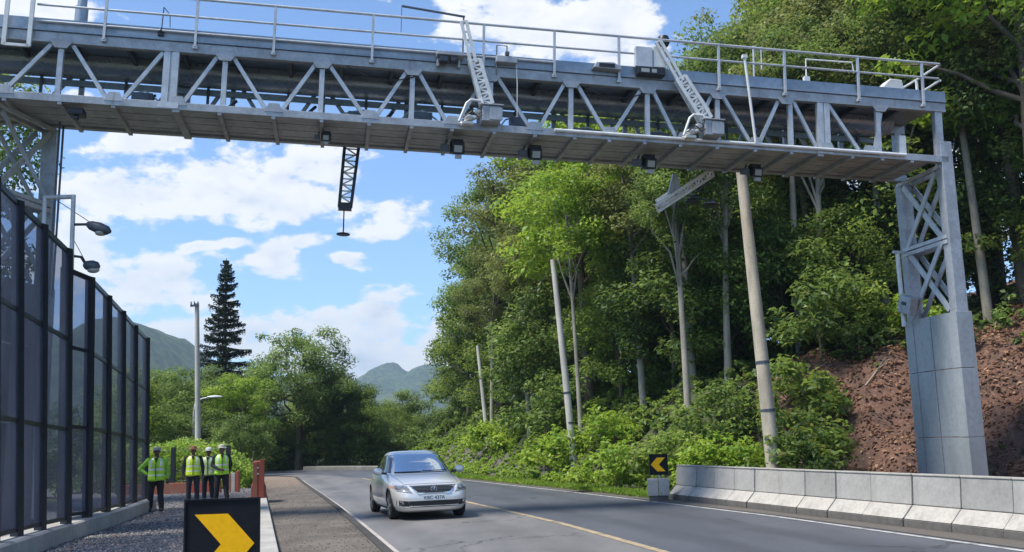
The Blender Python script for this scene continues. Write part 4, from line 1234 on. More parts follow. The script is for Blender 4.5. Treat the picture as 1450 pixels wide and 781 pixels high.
KZ = [0.17, 0.21, 0.30, 0.40, 0.50, 0.58, 0.64, 0.70, 0.75, 0.80, 0.86, 0.905, 0.935, 0.955, 0.985, 1.05, 1.15, 1.25, 1.35, 1.405, 1.435, 1.455, 1.465]
KF = [2.10, 2.20, 2.26, 2.27, 2.27, 2.25, 2.22, 2.15, 2.03, 1.83, 1.52, 1.24, 1.05, 0.97, 0.90, 0.79, 0.63, 0.45, 0.25, 0.12, 0.02, -0.10, -0.25]
KB = [-2.05, -2.14, -2.20, -2.22, -2.22, -2.21, -2.20, -2.19, -2.17, -2.15, -2.12, -2.08, -2.02, -1.90, -1.72, -1.60, -1.45, -1.29, -1.10, -0.97, -0.87, -0.75, -0.62]
KW = [0.74, 0.79, 0.83, 0.85, 0.862, 0.866, 0.868, 0.866, 0.862, 0.855, 0.842, 0.825, 0.805, 0.785, 0.765, 0.735, 0.695, 0.655, 0.610, 0.575, 0.535, 0.44, 0.28]
KN = [5.2, 5.6, 5.9, 6.1, 6.2, 6.2, 6.0, 5.7, 5.3, 4.9, 4.2, 4.2, 4.4, 4.6, 4.8, 5.0, 5.0, 5.0, 4.6, 4.2, 3.8, 3.2, 2.6]
def cz(z): return [float(np.interp(z, KZ, k)) for k in (KF, KB, KW, KN)]
def side_y(x, z, off=0.0):
    f, b, w_, n = cz(z)
    xc, a = (f + b) / 2, (f - b) / 2
    return w_ * max(0.0, 1 - abs((x - xc) / a) ** n) ** (1 / n) + off
def front_x(y, z, off=0.0):
    f, b, w_, n = cz(z)
    xc, a = (f + b) / 2, (f - b) / 2
    return xc + a * max(0.0, 1 - abs(y / w_) ** n) ** (1 / n) + off

def car_shell():
    zs = []
    for i in range(len(KZ) - 1):
        k = max(1, int(round((KZ[i + 1] - KZ[i]) / 0.03)))
        zs += [KZ[i] + (KZ[i + 1] - KZ[i]) * j / k for j in range(k)]
    zs.append(KZ[-1])
    nr = 120
    vs, fs = [], []
    for z in zs:
        f, b, w_, n = cz(z)
        xc, a = (f + b) / 2, (f - b) / 2
        for k in range(nr):
            t = 2 * math.pi * k / nr
            c, s = math.cos(t), math.sin(t)
            vs.append((xc + a * math.copysign(abs(c) ** (2 / n), c), w_ * math.copysign(abs(s) ** (2 / n), s), z))
    for i in range(len(zs) - 1):
        for k in range(nr):
            p, q = i * nr + k, i * nr + (k + 1) % nr
            fs.append((p, q, q + nr, p + nr))
    fs.append(tuple(reversed(range(nr))))
    fs.append(tuple(range((len(zs) - 1) * nr, len(zs) * nr)))
    return MB().add(vs, fs)
CAR = thing('silver_car', 'silver four door saloon car driving along the road towards the viewer', 'car', (-2.49, 24.1, 0.004), 0)
_fwd = Vector((0.285, -0.958, 0))
CAR.rotation_euler = (0, 0, math.atan2(_fwd.y, _fwd.x))
CAR.scale = (1.0, 1.0, 1.0)
AX_F, AX_R, WR, TW = 1.36, -1.30, 0.315, 0.745
shell = car_shell().build('car_body', [M['car_paint'], M['car_black']], CAR, smooth=50)
cut = MB()
cut.cur = 1
for ax in (AX_F, AX_R):
    for sg in (-1, 1):
        n = 28
        poly = [(ax + 0.365 * math.cos(2 * math.pi * k / n), WR + 0.365 * math.sin(2 * math.pi * k / n)) for k in range(n)]
        cut.prism(poly, sg * 0.56, sg * 1.1, 1) if False else cut.add(
            [(x, sg * 0.56, z) for x, z in poly] + [(x, sg * 1.1, z) for x, z in poly],
            [tuple(range(n)), tuple(reversed(range(n, 2 * n)))] + [(i, i + n, (i + 1) % n + n, (i + 1) % n) for i in range(n)])
cutter = cut.build('wheel_cutter', [M['car_paint'], M['car_black']], None)
bo = shell.modifiers.new('arches', 'BOOLEAN')
bo.operation = 'DIFFERENCE'
bo.object = cutter
bo.solver = 'EXACT'
cutter.matrix_world = Matrix.Translation(CAR.location) @ CAR.rotation_euler.to_matrix().to_4x4()
bpy.context.view_layer.update()
_dg = bpy.context.evaluated_depsgraph_get()
_me = bpy.data.meshes.new_from_object(shell.evaluated_get(_dg))
shell.modifiers.clear()
shell.data = _me
bpy.data.objects.remove(cutter)

def patch(name, corners, m, parent, fn, nu=10, nv=6, off=0.006, thick=0.012):
    """quad patch laid on the body: corners in surface parameters, fn(p, q, off) -> xyz"""
    c = [Vector((*p, 0)) for p in corners]
    vs, fs = [], []
    for o_ in (off, off - thick):
        for j in range(nv + 1):
            for i in range(nu + 1):
                u, v = i / nu, j / nv
                p = c[0].lerp(c[1], u).lerp(c[3].lerp(c[2], u), v)
                vs.append(fn(p.x, p.y, o_))
    n0 = (nu + 1) * (nv + 1)
    for j in range(nv):
        for i in range(nu):
            a = j * (nu + 1) + i
            fs.append((a, a + 1, a + nu + 2, a + nu + 1))
            fs.append((a + n0, a + nu + 1 + n0, a + nu + 2 + n0, a + 1 + n0))
    rim_ = [i for i in range(nu + 1)] + [j * (nu + 1) + nu for j in range(1, nv + 1)] + [nv * (nu + 1) + i for i in range(nu - 1, -1, -1)] + [j * (nu + 1) for j in range(nv - 1, 0, -1)]
    for k in range(len(rim_)):
        a, b = rim_[k], rim_[(k + 1) % len(rim_)]
        fs.append((a, a + n0, b + n0, b))
    return MB().add(vs, fs).build(name, m, parent, smooth=35)
front = lambda y, z, o_: (front_x(y, z, o_), y, z)
def sidefn(sg): return lambda x, z, o_: (x, sg * side_y(x, z, o_), z)
# glass
wsc = patch('windscreen', [(-0.685, 0.99), (0.685, 0.99), (0.50, 1.405), (-0.50, 1.405)], M['car_wind'], CAR, front, 16, 8, 0.008)
MB().tube([(front_x(y, 1.0, 0.018), y, 1.0) for y in np.linspace(-0.62, -0.02, 8)], 0.008, 5).tube([(front_x(y, 1.015, 0.018), y, 1.015) for y in np.linspace(0.02, 0.62, 8)], 0.008, 5).build('wiper', M['car_black'], wsc)
patch('windscreen_trim', [(-0.71, 0.972), (0.71, 0.972), (0.705, 0.988), (-0.705, 0.988)], M['car_black'], CAR, front, 14, 1, 0.008)
for sg in (-1, 1):
    sf = sidefn(sg)
    patch('front_side_window', [(-0.20, 0.985), (0.70, 0.985), (0.16, 1.37), (-0.22, 1.38)], M['car_glass'], CAR, sf, 10, 6)
    patch('rear_side_window', [(-1.12, 1.0), (-0.27, 0.985), (-0.29, 1.38), (-0.86, 1.35)], M['car_glass'], CAR, sf, 10, 6)
    patch('quarter_window', [(-1.42, 1.02), (-1.17, 1.005), (-0.92, 1.33), (-1.08, 1.27)], M['car_glass'], CAR, sf, 5, 4)
    patch('belt_trim', [(-1.5, 0.945), (0.80, 0.945), (0.78, 0.962), (-1.5, 0.962)], M['chrome'], CAR, sf, 16, 1)
    for nm, x0, x1 in (('front_door', -0.24, 0.86), ('rear_door', -1.05, -0.27)):
        d_ = patch(nm, [(x0, 0.30), (x1, 0.30), (x1 - 0.02, 0.935), (x0, 0.935)], M['car_paint'], CAR, sf, 14, 10, 0.004)
        xh = x0 + 0.10
        MB().box(xh, xh + 0.17, -0.012, 0.012, -0.014, 0.014).build('handle', M['chrome'], d_, bevel=0.006)
        hd = [c for c in d_.children][-1] if d_.children else None
        for c in COL.objects:
            if c.parent == d_ and c.name.startswith('handle'):
                c.location = (0, sg * (side_y(xh + 0.08, 0.83) + 0.018), 0.83)
    patch('door_seam', [(-0.268, 0.30), (-0.243, 0.30), (-0.243, 0.935), (-0.268, 0.935)], M['car_black'], CAR, sf, 1, 8, 0.002)
    patch('sill_trim', [(-0.93, 0.20), (0.97, 0.20), (0.97, 0.235), (-0.93, 0.235)], M['car_black'], CAR, sf, 12, 1)
    # mirror
    y0 = sg * 0.80
    mi = MB().ball((0.60, sg * 0.965, 1.02), (0.075, 0.12, 0.085), 14).build('door_mirror', M['car_paint'], CAR, smooth=60)
    MB().beam((0.62, sg * 0.76, 0.965), (0.60, sg * 0.90, 0.985), 0.07, 0.05).build('mirror_foot', M['car_black'], mi)
hood = patch('bonnet', [(-0.60, 0.765), (0.60, 0.765), (0.69, 0.945), (-0.69, 0.945)], M['car_paint'], CAR, front, 24, 10, 0.004)
patch('bonnet_gap', [(-0.605, 0.757), (0.605, 0.757), (0.60, 0.764), (-0.60, 0.764)], M['car_black'], hood, front, 20, 1, 0.002, 0.004)
for sg in (-1, 1):
    patch('bonnet_gap', [(sg * 0.602, 0.765), (sg * 0.612, 0.765), (sg * 0.702, 0.945), (sg * 0.692, 0.945)], M['car_black'], hood, front, 1, 10, 0.002, 0.004)
# front: grille, lights, bumper intakes, plate
gr = patch('grille', [(-0.34, 0.575), (0.34, 0.575), (0.50, 0.722), (-0.50, 0.722)], M['car_black'], CAR, front, 14, 5, 0.006)
mb = MB()
for z, hw in ((0.606, 0.34), (0.637, 0.38), (0.668, 0.42), (0.699, 0.45)):
    mb.tube([(front_x(y, z, 0.010), y, z) for y in np.linspace(-hw, hw, 12)], 0.006, 5)
mb.build('grille_bars', M['steel_dark'], gr)
mb = MB()
for sg in (-1, 1):
    mb.tube([(front_x(sg * y, z, 0.010), sg * y, z) for y, z in ((0.0, 0.568), (0.18, 0.568), (0.345, 0.573), (0.425, 0.64), (0.515, 0.728))], 0.014, 6)
mb.tube([(front_x(y, 0.728, 0.006), y, 0.728) for y in np.linspace(-0.51, 0.51, 12)], 0.010, 6)
mb.build('grille_surround', M['chrome'], gr, smooth=50)
em = MB()
ring = [(front_x(0, 0.655, 0.026), 0.062 * math.cos(t), 0.655 + 0.05 * math.sin(t)) for t in np.linspace(0, 2 * math.pi, 25)]
em.tube(ring, 0.010, 6, caps=False)
em.tube([(front_x(0, 0.655, 0.026), -0.028, 0.69), (front_x(0, 0.655, 0.028), 0.0, 0.625), (front_x(0, 0.655, 0.026), 0.028, 0.69)], 0.009, 5)
em.build('emblem', M['chrome'], gr, smooth=50)
for sg in (-1, 1):
    hl = patch('headlight', [(sg * 0.485, 0.590), (sg * 0.858, 0.632), (sg * 0.858, 0.785), (sg * 0.555, 0.738)], M['lamp'], CAR, front, 10, 6, 0.007)
    patch('lamp_border', [(sg * 0.47, 0.580), (sg * 0.86, 0.628), (sg * 0.857, 0.640), (sg * 0.475, 0.592)], M['car_black'], hl, front, 8, 1, 0.006)
    patch('lamp_inner', [(sg * 0.545, 0.622), (sg * 0.80, 0.655), (sg * 0.80, 0.725), (sg * 0.56, 0.708)], M['steel_dark'], hl, front, 8, 4, 0.009, 0.003)
    mb = MB()
    for yy, zz, rr in ((0.60, 0.668, 0.042), (0.715, 0.692, 0.045)):
        x_ = front_x(sg * yy, zz, 0.012)
        mb.tube([(x_ - 0.02, sg * yy, zz), (x_ + 0.002, sg * yy, zz)], [rr, rr * 0.9], 14)
    mb.build('lamp_bowl', M['chrome'], hl, smooth=40)
    patch('turn_signal', [(sg * 0.80, 0.668), (sg * 0.85, 0.675), (sg * 0.85, 0.735), (sg * 0.80, 0.735)], M['amber'], hl, front, 3, 3, 0.012, 0.004)
    patch('fog_intake', [(sg * 0.535, 0.292), (sg * 0.82, 0.325), (sg * 0.82, 0.435), (sg * 0.555, 0.412)], M['car_black'], CAR, front, 6, 3, 0.004)
    x_ = front_x(sg * 0.66, 0.385, 0.008)
    MB().tube([(x_ - 0.02, sg * 0.66, 0.385), (x_, sg * 0.66, 0.385)], 0.038, 12).build('fog_light', M['lamp'], CAR, smooth=40)
patch('lower_intake', [(-0.53, 0.280), (0.53, 0.280), (0.55, 0.412), (-0.55, 0.412)], M['car_black'], CAR, front, 14, 3, 0.004)
patch('bumper_lip', [(-0.79, 0.215), (0.79, 0.215), (0.80, 0.275), (-0.80, 0.275)], M['car_paint'], CAR, front, 16, 2, 0.03, 0.04)
px = front_x(0, 0.475, 0.012)
pm = MB().box(px, px + 0.012, -0.26, 0.26, 0.415, 0.53)
plate = pm.build('number_plate', M['plate'], CAR, bevel=0.004)
def text_mesh(name, txt, size, m, parent, matrix, ext=0.002):
    cu = bpy.data.curves.new(name, 'FONT')
    cu.body = txt
    cu.size = size
    cu.align_x = 'CENTER'
    cu.align_y = 'CENTER'
    cu.extrude = ext
    tmp = bpy.data.objects.new(name, cu)
    COL.objects.link(tmp)
    bpy.context.view_layer.update()
    me = bpy.data.meshes.new_from_object(tmp.evaluated_get(bpy.context.evaluated_depsgraph_get()))
    bpy.data.objects.remove(tmp)
    me.materials.clear()
    o = link_mesh(name, me, [m], parent)
    o.matrix_local = matrix
    return o
text_mesh('plate_characters', 'KBC 437A', 0.105, M['car_black'], plate, Matrix(((0, 0, 1, px + 0.013), (1, 0, 0, 0), (0, 1, 0, 0.472), (0, 0, 0, 1))))
# underside and wheels
MB().box(-1.9, 1.95, -0.55, 0.55, 0.155, 0.30).build('underbody', M['car_black'], CAR)
MB().box(1.2, 1.5, -0.6, 0.6, 0.3, 0.5).build('axle_cover', M['car_black'], CAR)
for ax in (AX_F, AX_R):
    for sg in (-1, 1):
        prof = [(0.225, -0.10), (0.285, -0.10), (0.308, -0.085), (WR, -0.05), (WR, 0.05), (0.308, 0.085), (0.285, 0.10), (0.225, 0.10)]
        wv = MB().lathe(prof, n=36)
        wh = wv.build('wheel', M['tyre'], CAR, smooth=35)
        wh.rotation_euler = (R(90), 0, 0)
        wh.location = (ax, sg * TW, WR - 0.002)
        rm = MB().lathe([(0.238, -0.02), (0.238, 0.094), (0.222, 0.10), (0.205, 0.06), (0.05, 0.045), (0.0, 0.05)], n=36)
        for k in range(5):
            an = 2 * math.pi * k / 5
            rm.beam((0.03 * math.cos(an), 0.03 * math.sin(an), 0.085), (0.215 * math.cos(an), 0.215 * math.sin(an), 0.087), 0.06, 0.03)
        r_ = rm.build('rim', M['rim'], wh, smooth=40)
        if sg > 0:
            r_.rotation_euler = (R(180), 0, 0)
# cabin seen through nothing: roof aerial
MB().tube([(-0.8, 0, 1.45), (-1.0, 0, 1.60)], 0.006, 5).build('roof_aerial', M['car_black'], CAR)
# ------------------------------------------------------------------ people in high visibility vests
M['skin'] = mat('dark_brown_skin', (0.13, 0.072, 0.045), 0.5, 0, 0.15, 12.0)
M['trouser'] = mat('dark_blue_trousers', (0.018, 0.022, 0.038), 0.85, 0, 0.4, 7.0, bump=0.4, bscale=16)
M['trouser2'] = mat('black_trousers', (0.012, 0.012, 0.015), 0.85, 0, 0.4, 7.0, bump=0.4, bscale=16)
M['shirt_lime'] = mat('lime_sleeves', (0.30, 0.62, 0.06), 0.8, 0, 0.2, 8.0, bump=0.4, bscale=18)
M['shirt_dark'] = mat('dark_sleeves', (0.015, 0.016, 0.022), 0.85, 0, 0.3, 8.0, bump=0.4, bscale=18)
M['vest'] = mat('lime_vest', (0.50, 0.88, 0.05), 0.75, 0, 0.2, 6.0, bump=0.5, bscale=14)
M['vest_y'] = mat('yellow_lime_vest', (0.72, 0.92, 0.03), 0.75, 0, 0.2, 6.0, bump=0.5, bscale=14)
M['vest_p'] = mat('pale_lime_vest', (0.66, 0.82, 0.36), 0.75, 0, 0.2, 6.0, bump=0.5, bscale=14)
M['band'] = mat('reflective_band', (0.70, 0.74, 0.66), 0.35, 0.1)
M['boot'] = mat('black_boots', (0.014, 0.012, 0.011), 0.6, 0, 0.3, 9.0)
M['cap_grey'] = mat('grey_cap', (0.30, 0.31, 0.34), 0.8, 0, 0.2, 8.0)
M['cap_brown'] = mat('rust_brown_hat', (0.26, 0.11, 0.06), 0.8, 0, 0.2, 8.0)
M['cap_cream'] = mat('cream_hat', (0.50, 0.48, 0.40), 0.8, 0, 0.2, 8.0)
M['cap_white'] = mat('pale_hard_hat', (0.66, 0.68, 0.62), 0.5, 0, 0.15, 8.0)

def capsules(mb, chain, n=12):
    """tapered limb through (point, radius) pairs with round joints"""
    for (a, ra), (b, rb) in zip(chain[:-1], chain[1:]):
        mb.tube([a, b], [ra, rb], n)
    for p, r in chain:
        mb.ball(p, r, n)
    return mb

def remeshed(mb, name, m, parent, voxel, smooth_it=4):
    o = mb.build(name, m, parent, smooth=180)
    rm = o.modifiers.new('remesh', 'REMESH')
    rm.mode = 'VOXEL'
    rm.voxel_size = voxel
    rm.use_smooth_shade = True
    sm = o.modifiers.new('smooth', 'SMOOTH')
    sm.iterations = smooth_it
    sm.factor = 0.5
    bpy.context.view_layer.update()
    me = bpy.data.meshes.new_from_object(o.evaluated_get(bpy.context.evaluated_depsgraph_get()))
    o.modifiers.clear()
    o.data = me
    me.polygons.foreach_set('use_smooth', [True] * len(me.polygons))
    if not me.materials:
        me.materials.append(m)
    return o

def person(label, loc, rz, sc, arms, legs, sleeve, vest, trous, hat, hatkind, head_turn=0.0):
    """faces -y; arms: (elbow, wrist, finger direction) for the -x and the +x side; legs: knee, ankle for each side"""
    t = thing('person', label, 'person', loc, rz, 'workers in high visibility vests')
    t.scale = (sc * 1.10, sc * 1.06, sc)
    V3 = Vector
    body = MB()
    # trunk, neck
    for z, rx, ry in ((0.95, 0.155, 0.105), (1.05, 0.145, 0.10), (1.18, 0.155, 0.105), (1.30, 0.17, 0.11), (1.38, 0.15, 0.095)):
        body.ball((0, 0, z), (rx, ry, 0.12), 14)
    capsules(body, [((0, 0.01, 1.38), 0.07), ((0, 0.0, 1.50), 0.055)])
    # head: skull, jaw, nose, ears, lips, brow
    ct, st = math.cos(head_turn), math.sin(head_turn)
    def H(x, y, z): return (x * ct - y * st, x * st + y * ct, z)
    body.ball(H(0, 0.015, 1.625), (0.077, 0.095, 0.098), 16)
    body.ball(H(0, -0.02, 1.565), (0.060, 0.070, 0.065), 14)
    body.ball(H(0, -0.045, 1.535), (0.035, 0.035, 0.028), 10)
    body.tube([H(0, -0.085, 1.625), H(0, -0.104, 1.588)], [0.010, 0.017], 8).ball(H(0, -0.100, 1.588), 0.017, 8)
    body.ball(H(0, -0.084, 1.556), (0.024, 0.012, 0.007), 8).ball(H(0, -0.082, 1.546), (0.020, 0.012, 0.007), 8)
    for s in (-1, 1):
        body.ball(H(s * 0.079, 0.015, 1.605), (0.011, 0.020, 0.030), 8)
        body.ball(H(s * 0.030, -0.076, 1.648), (0.024, 0.014, 0.008), 8)
    hips = [V3((-0.095, 0, 0.93)), V3((0.095, 0, 0.93))]
    sh = [V3((-0.185, 0.01, 1.385)), V3((0.185, 0.01, 1.385))]
    tro, slv = MB(), MB()
    for i in range(2):
        kn, an = V3(legs[i][0]), V3(legs[i][1])
        capsules(body, [(hips[i], 0.085), (hips[i].lerp(kn, 0.5), 0.072), (kn, 0.052), (kn.lerp(an, 0.35), 0.052), (an, 0.036)])
        body.ball((an.x, an.y - 0.07, 0.05), (0.042, 0.12, 0.04), 10)
        capsules(tro, [(hips[i] + V3((0, 0, 0.0)), 0.110), (hips[i].lerp(kn, 0.5), 0.096), (kn, 0.077), (kn.lerp(an, 0.4), 0.076), (an + V3((0, 0, 0.02)), 0.068)])
        el, wr, fd = V3(arms[i][0]), V3(arms[i][1]), V3(arms[i][2]).normalized()
        capsules(body, [(sh[i], 0.058), (sh[i].lerp(el, 0.5), 0.048), (el, 0.040), (el.lerp(wr, 0.4), 0.038), (wr, 0.026)])
        capsules(slv, [(sh[i], 0.080), (sh[i].lerp(el, 0.5), 0.066), (el, 0.056), (el.lerp(wr, 0.5), 0.052), (el.lerp(wr, 0.93), 0.043)])
        # hand: palm, four curled fingers, thumb
        across = fd.cross(V3((0, 1, 0) if abs(fd.y) < 0.7 else (1, 0, 0))).normalized()
        if across.y > 0: across = -across
        palmn = fd.cross(across).normalized()
        pc = wr + fd * 0.05
        body.beam(wr - fd * 0.01, wr + fd * 0.095, 0.078, 0.030, up=palmn)
        for k, ln in enumerate((0.066, 0.078, 0.072, 0.056)):
            b0 = wr + fd * 0.085 + across * (0.028 - 0.0187 * k)
            b1 = b0 + fd * ln * 0.5 + palmn * 0.006 * (1 if i else -1)
            b2 = b1 + fd * ln * 0.4 + palmn * 0.020 * (1 if i else -1)
            capsules(body, [(b0, 0.0095), (b1, 0.009), (b2, 0.008)], 6)
        th0 = wr + fd * 0.025 + across * 0.035
        capsules(body, [(th0, 0.012), (th0 + fd * 0.03 + across * 0.022, 0.011), (th0 + fd * 0.058 + across * 0.026, 0.009)], 6)
    remeshed(body, 'body', M['skin'], t, 0.0085, 3)
    tro.ball((0, 0.0, 0.95), (0.175, 0.125, 0.10), 14)
    remeshed(tro, 'trousers', trous, t, 0.016, 3)
    slv.ball((0, 0.005, 1.36), (0.20, 0.115, 0.09), 14)
    slv.ball((0, 0.005, 1.10), (0.16, 0.115, 0.22), 14)
    remeshed(slv, 'shirt', sleeve, t, 0.016, 3)
    # vest: rings from hem to shoulder, bands by material
    rings = [(0.83, 0.215, 0.165), (0.88, 0.212, 0.162), (0.965, 0.203, 0.152), (1.00, 0.198, 0.149), (1.06, 0.194, 0.146), (1.11, 0.193, 0.145), (1.165, 0.195, 0.146), (1.21, 0.198, 0.148), (1.28, 0.203, 0.148), (1.345, 0.200, 0.142), (1.40, 0.178, 0.122), (1.44, 0.130, 0.095), (1.462, 0.085, 0.075)]
    n = 32
    vb = MB()
    vs, fs, ms = [], [], []
    rr = random.Random(int(abs(loc[0] * 100)))
    for j, (z, a, b) in enumerate(rings):
        for k in range(n):
            an = 2 * math.pi * k / n
            wv = 1 + (0.035 * math.sin(5 * an + j * 0.7 + rr.random()) if j < 4 else 0.008 * math.sin(7 * an + j))
            c, s = math.cos(an), math.sin(an)
            vs.append((a * wv * math.copysign(abs(c) ** 0.8, c), b * wv * math.copysign(abs(s) ** 0.8, s), z - (0.012 * math.sin(3 * an + 1) if j == 0 else 0)))
    for j in range(len(rings) - 1):
        vb.cur = 1 if j in (2, 5) else 0
        vb.v = vs
        for k in range(n):
            vb.f.append((j * n + k, j * n + (k + 1) % n, (j + 1) * n + (k + 1) % n, (j + 1) * n + k))
            vb.m.append(1 if j in (2, 5) or (j >= 7 and j < 11 and (k in (20, 21, 26, 27, 4, 5, 10, 11))) else 0)
    vo = vb.build('vest', [vest, M['band']], t, smooth=60, fix=False)
    # open V neck with the dark shirt behind it, and the zip line
    nb = MB().add([(-0.05, -0.135, 1.46), (0.05, -0.135, 1.46), (0.0, -0.168, 1.29), (-0.05, -0.115, 1.46), (0.05, -0.115, 1.46), (0.0, -0.15, 1.29)], [(0, 1, 2), (5, 4, 3), (0, 2, 5, 3), (1, 4, 5, 2), (0, 3, 4, 1)])
    nb.box(-0.006, 0.006, -0.176, -0.150, 0.86, 1.29)
    nb.build('collar', M['shirt_dark'], t)
    sol = vo.modifiers.new('thickness', 'SOLIDIFY')
    sol.thickness = 0.008
    # boots
    for i in range(2):
        an = V3(legs[i][1])
        bm_ = MB()
        capsules(bm_, [(an + V3((0, 0, 0.10)), 0.055), (an + V3((0, 0.0, -0.01)), 0.052)])
        bm_.ball((an.x, an.y - 0.06, 0.050), (0.052, 0.135, 0.050), 12)
        bm_.box(an.x - 0.048, an.x + 0.048, an.y - 0.175, an.y + 0.06, 0.0, 0.03)
        remeshed(bm_, 'boot', M['boot'], t, 0.014, 2)
    # hat
    hb = MB()
    if hatkind == 'brim':
        hb.lathe([(0.148, 0.0), (0.150, 0.010), (0.102, 0.020), (0.098, 0.055), (0.080, 0.098), (0.03, 0.118), (0.001, 0.12)], (0, 0.012, 1.665), 24)
    elif hatkind == 'hard':
        hb.lathe([(0.120, 0.0), (0.122, 0.010), (0.106, 0.015), (0.104, 0.05), (0.085, 0.095), (0.045, 0.122), (0.001, 0.128)], (0, 0.012, 1.665), 24)
        hb.box(-0.07, 0.07, -0.155, -0.08, 1.667, 1.677)
    else:
        hb.lathe([(0.094, 0.0), (0.098, 0.03), (0.086, 0.075), (0.05, 0.098), (0.001, 0.104)], (0, 0.012, 1.655), 24)
        hb.prism([(-0.06, -0.17), (0.06, -0.17), (0.082, -0.06), (-0.082, -0.06)], 1.657, 1.668, 2)
    hb.build('hat', hat, t, smooth=40)
    return t
straight = (((-0.11, -0.005, 0.50), (-0.12, 0.02, 0.09)), ((0.11, -0.005, 0.50), (0.12, 0.02, 0.09)))
stride = (((-0.12, -0.03, 0.50), (-0.14, 0.03, 0.09)), ((0.11, -0.06, 0.50), (0.15, -0.12, 0.09)))
down_l = ((-0.27, 0.03, 1.12), (-0.275, -0.03, 0.875), (0.02, -0.12, -1))
down_r = ((0.27, 0.03, 1.12), (0.275, -0.03, 0.875), (-0.02, -0.12, -1))
hip_l = ((-0.40, 0.05, 1.16), (-0.215, -0.02, 1.00), (0.75, -0.35, -0.45))
front_l = ((-0.26, 0.0, 1.13), (-0.09, -0.19, 1.00), (0.9, -0.2, -0.25))
front_r = ((0.26, 0.0, 1.13), (0.09, -0.20, 0.97), (-0.9, -0.2, -0.25))
back_r = ((0.27, 0.08, 1.13), (0.20, 0.13, 0.90), (-0.4, 0.1, -1))
person('worker in a lime vest and grey cap, hand on hip, alone beside the fence', (-10.04, 27.9, 0.02), R(14), 1.0, (hip_l, down_r), stride, M['shirt_lime'], M['vest'], M['trouser2'], M['cap_grey'], 'cap', 0.1)
person('worker in a bright yellow vest and a rust brown brimmed hat', (-10.38, 32.1, 0.02), R(14), 0.99, (down_l, down_r), straight, M['shirt_dark'], M['vest_y'], M['trouser'], M['cap_brown'], 'brim', -0.1)
person('worker in a pale vest and pale hard hat, middle of the group of three', (-10.14, 32.9, 0.02), R(4), 0.955, (back_r and ((-0.26, 0.06, 1.13), (-0.20, 0.10, 0.90), (0.3, 0.1, -1)), down_r), straight, M['vest_p'], M['vest_p'], M['trouser'], M['cap_white'], 'hard', 0.15)
person('worker in a lime vest, dark sleeves and pale hat, beside the black wire fence post', (-9.50, 32.2, 0.02), R(22), 1.0, (front_l, back_r), stride, M['shirt_dark'], M['vest'], M['trouser2'], M['cap_cream'], 'brim', -0.35)
# ------------------------------------------------------------------ vegetation
M['leaf_dark'] = leaf_mat('dark_leaves', (0.012, 0.030, 0.008), (0.078, 0.150, 0.030), (0.262, 0.352, 0.077), 0.40)
M['leaf_mid'] = leaf_mat('mid_green_leaves', (0.018, 0.044, 0.009), (0.125, 0.212, 0.036), (0.346, 0.435, 0.083), 0.42)
M['leaf_bright'] = leaf_mat('bright_green_leaves', (0.050, 0.115, 0.010), (0.190, 0.330, 0.028), (0.360, 0.460, 0.060), 0.42)
M['leaf_olive'] = leaf_mat('olive_leaves', (0.031, 0.050, 0.015), (0.134, 0.173, 0.041), (0.346, 0.371, 0.109), 0.36)
M['leaf_conifer'] = leaf_mat('conifer_needles', (0.008, 0.022, 0.012), (0.016, 0.038, 0.020), (0.035, 0.065, 0.030), 0.15)
M['leaf_dry'] = leaf_mat('dead_leaves', (0.050, 0.024, 0.016), (0.20, 0.10, 0.058), (0.42, 0.27, 0.17), 0.15, 0.8)

def leaf_quads(P, N, L, Wd, rng, droop=0.15):
    """one folded four point leaf per row of P, normals N (unit), lengths L, widths Wd"""
    n = len(P)
    r = rng.normal(size=(n, 3))
    a = np.cross(N, r)
    a /= np.linalg.norm(a, axis=1, keepdims=True) + 1e-9
    a[:, 2] -= droop
    a /= np.linalg.norm(a, axis=1, keepdims=True)
    b = np.cross(N, a)
    b /= np.linalg.norm(b, axis=1, keepdims=True) + 1e-9
    nn = np.cross(a, b)
    L = L[:, None]; Wd = Wd[:, None]
    v0 = P - a * L * 0.5
    v1 = P + b * Wd * 0.5 - a * L * 0.08 + nn * L * 0.08
    v2 = P + a * L * 0.5 - nn * L * 0.06
    v3 = P - b * Wd * 0.5 - a * L * 0.08 + nn * L * 0.08
    V = np.stack([v0, v1, v2, v3], 1).reshape(-1, 3)
    F = np.arange(4 * n).reshape(n, 4)
    return V, F

def unit(v): return v / (np.linalg.norm(v, axis=1, keepdims=True) + 1e-9)

def crown_points(rng, c, rad, nclump, nleaf, crad, hollow=0.45, low=-0.75):
    d = unit(rng.normal(size=(nclump * 3, 3)))
    d = d[d[:, 2] > low][:nclump]
    k = (hollow + (1 - hollow) * rng.random(len(d)) ** 0.6)
    k *= 1 + 0.22 * np.sin(3.1 * d[:, 0] + 4.3 * d[:, 1] + rng.uniform(0, 6)) * np.cos(3.7 * d[:, 2] + rng.uniform(0, 6))
    C = np.array(c) + d * k[:, None] * np.array(rad)
    cr = crad * rng.uniform(0.55, 1.35, len(C))
    cnt = np.maximum(8, (nleaf * (cr / crad) ** 2)).astype(int)
    P, N = [], []
    for i in range(len(C)):
        q = unit(rng.normal(size=(cnt[i], 3)))
        rr = rng.random(cnt[i]) ** 0.45
        off = q * rr[:, None] * cr[i] * np.array([1.0, 1.0, 0.62])
        P.append(C[i] + off)
        N.append(unit(q * 0.55 + np.array([0, 0, 0.75]) + rng.normal(size=q.shape) * 0.42))
    return C, np.concatenate(P), np.concatenate(N)

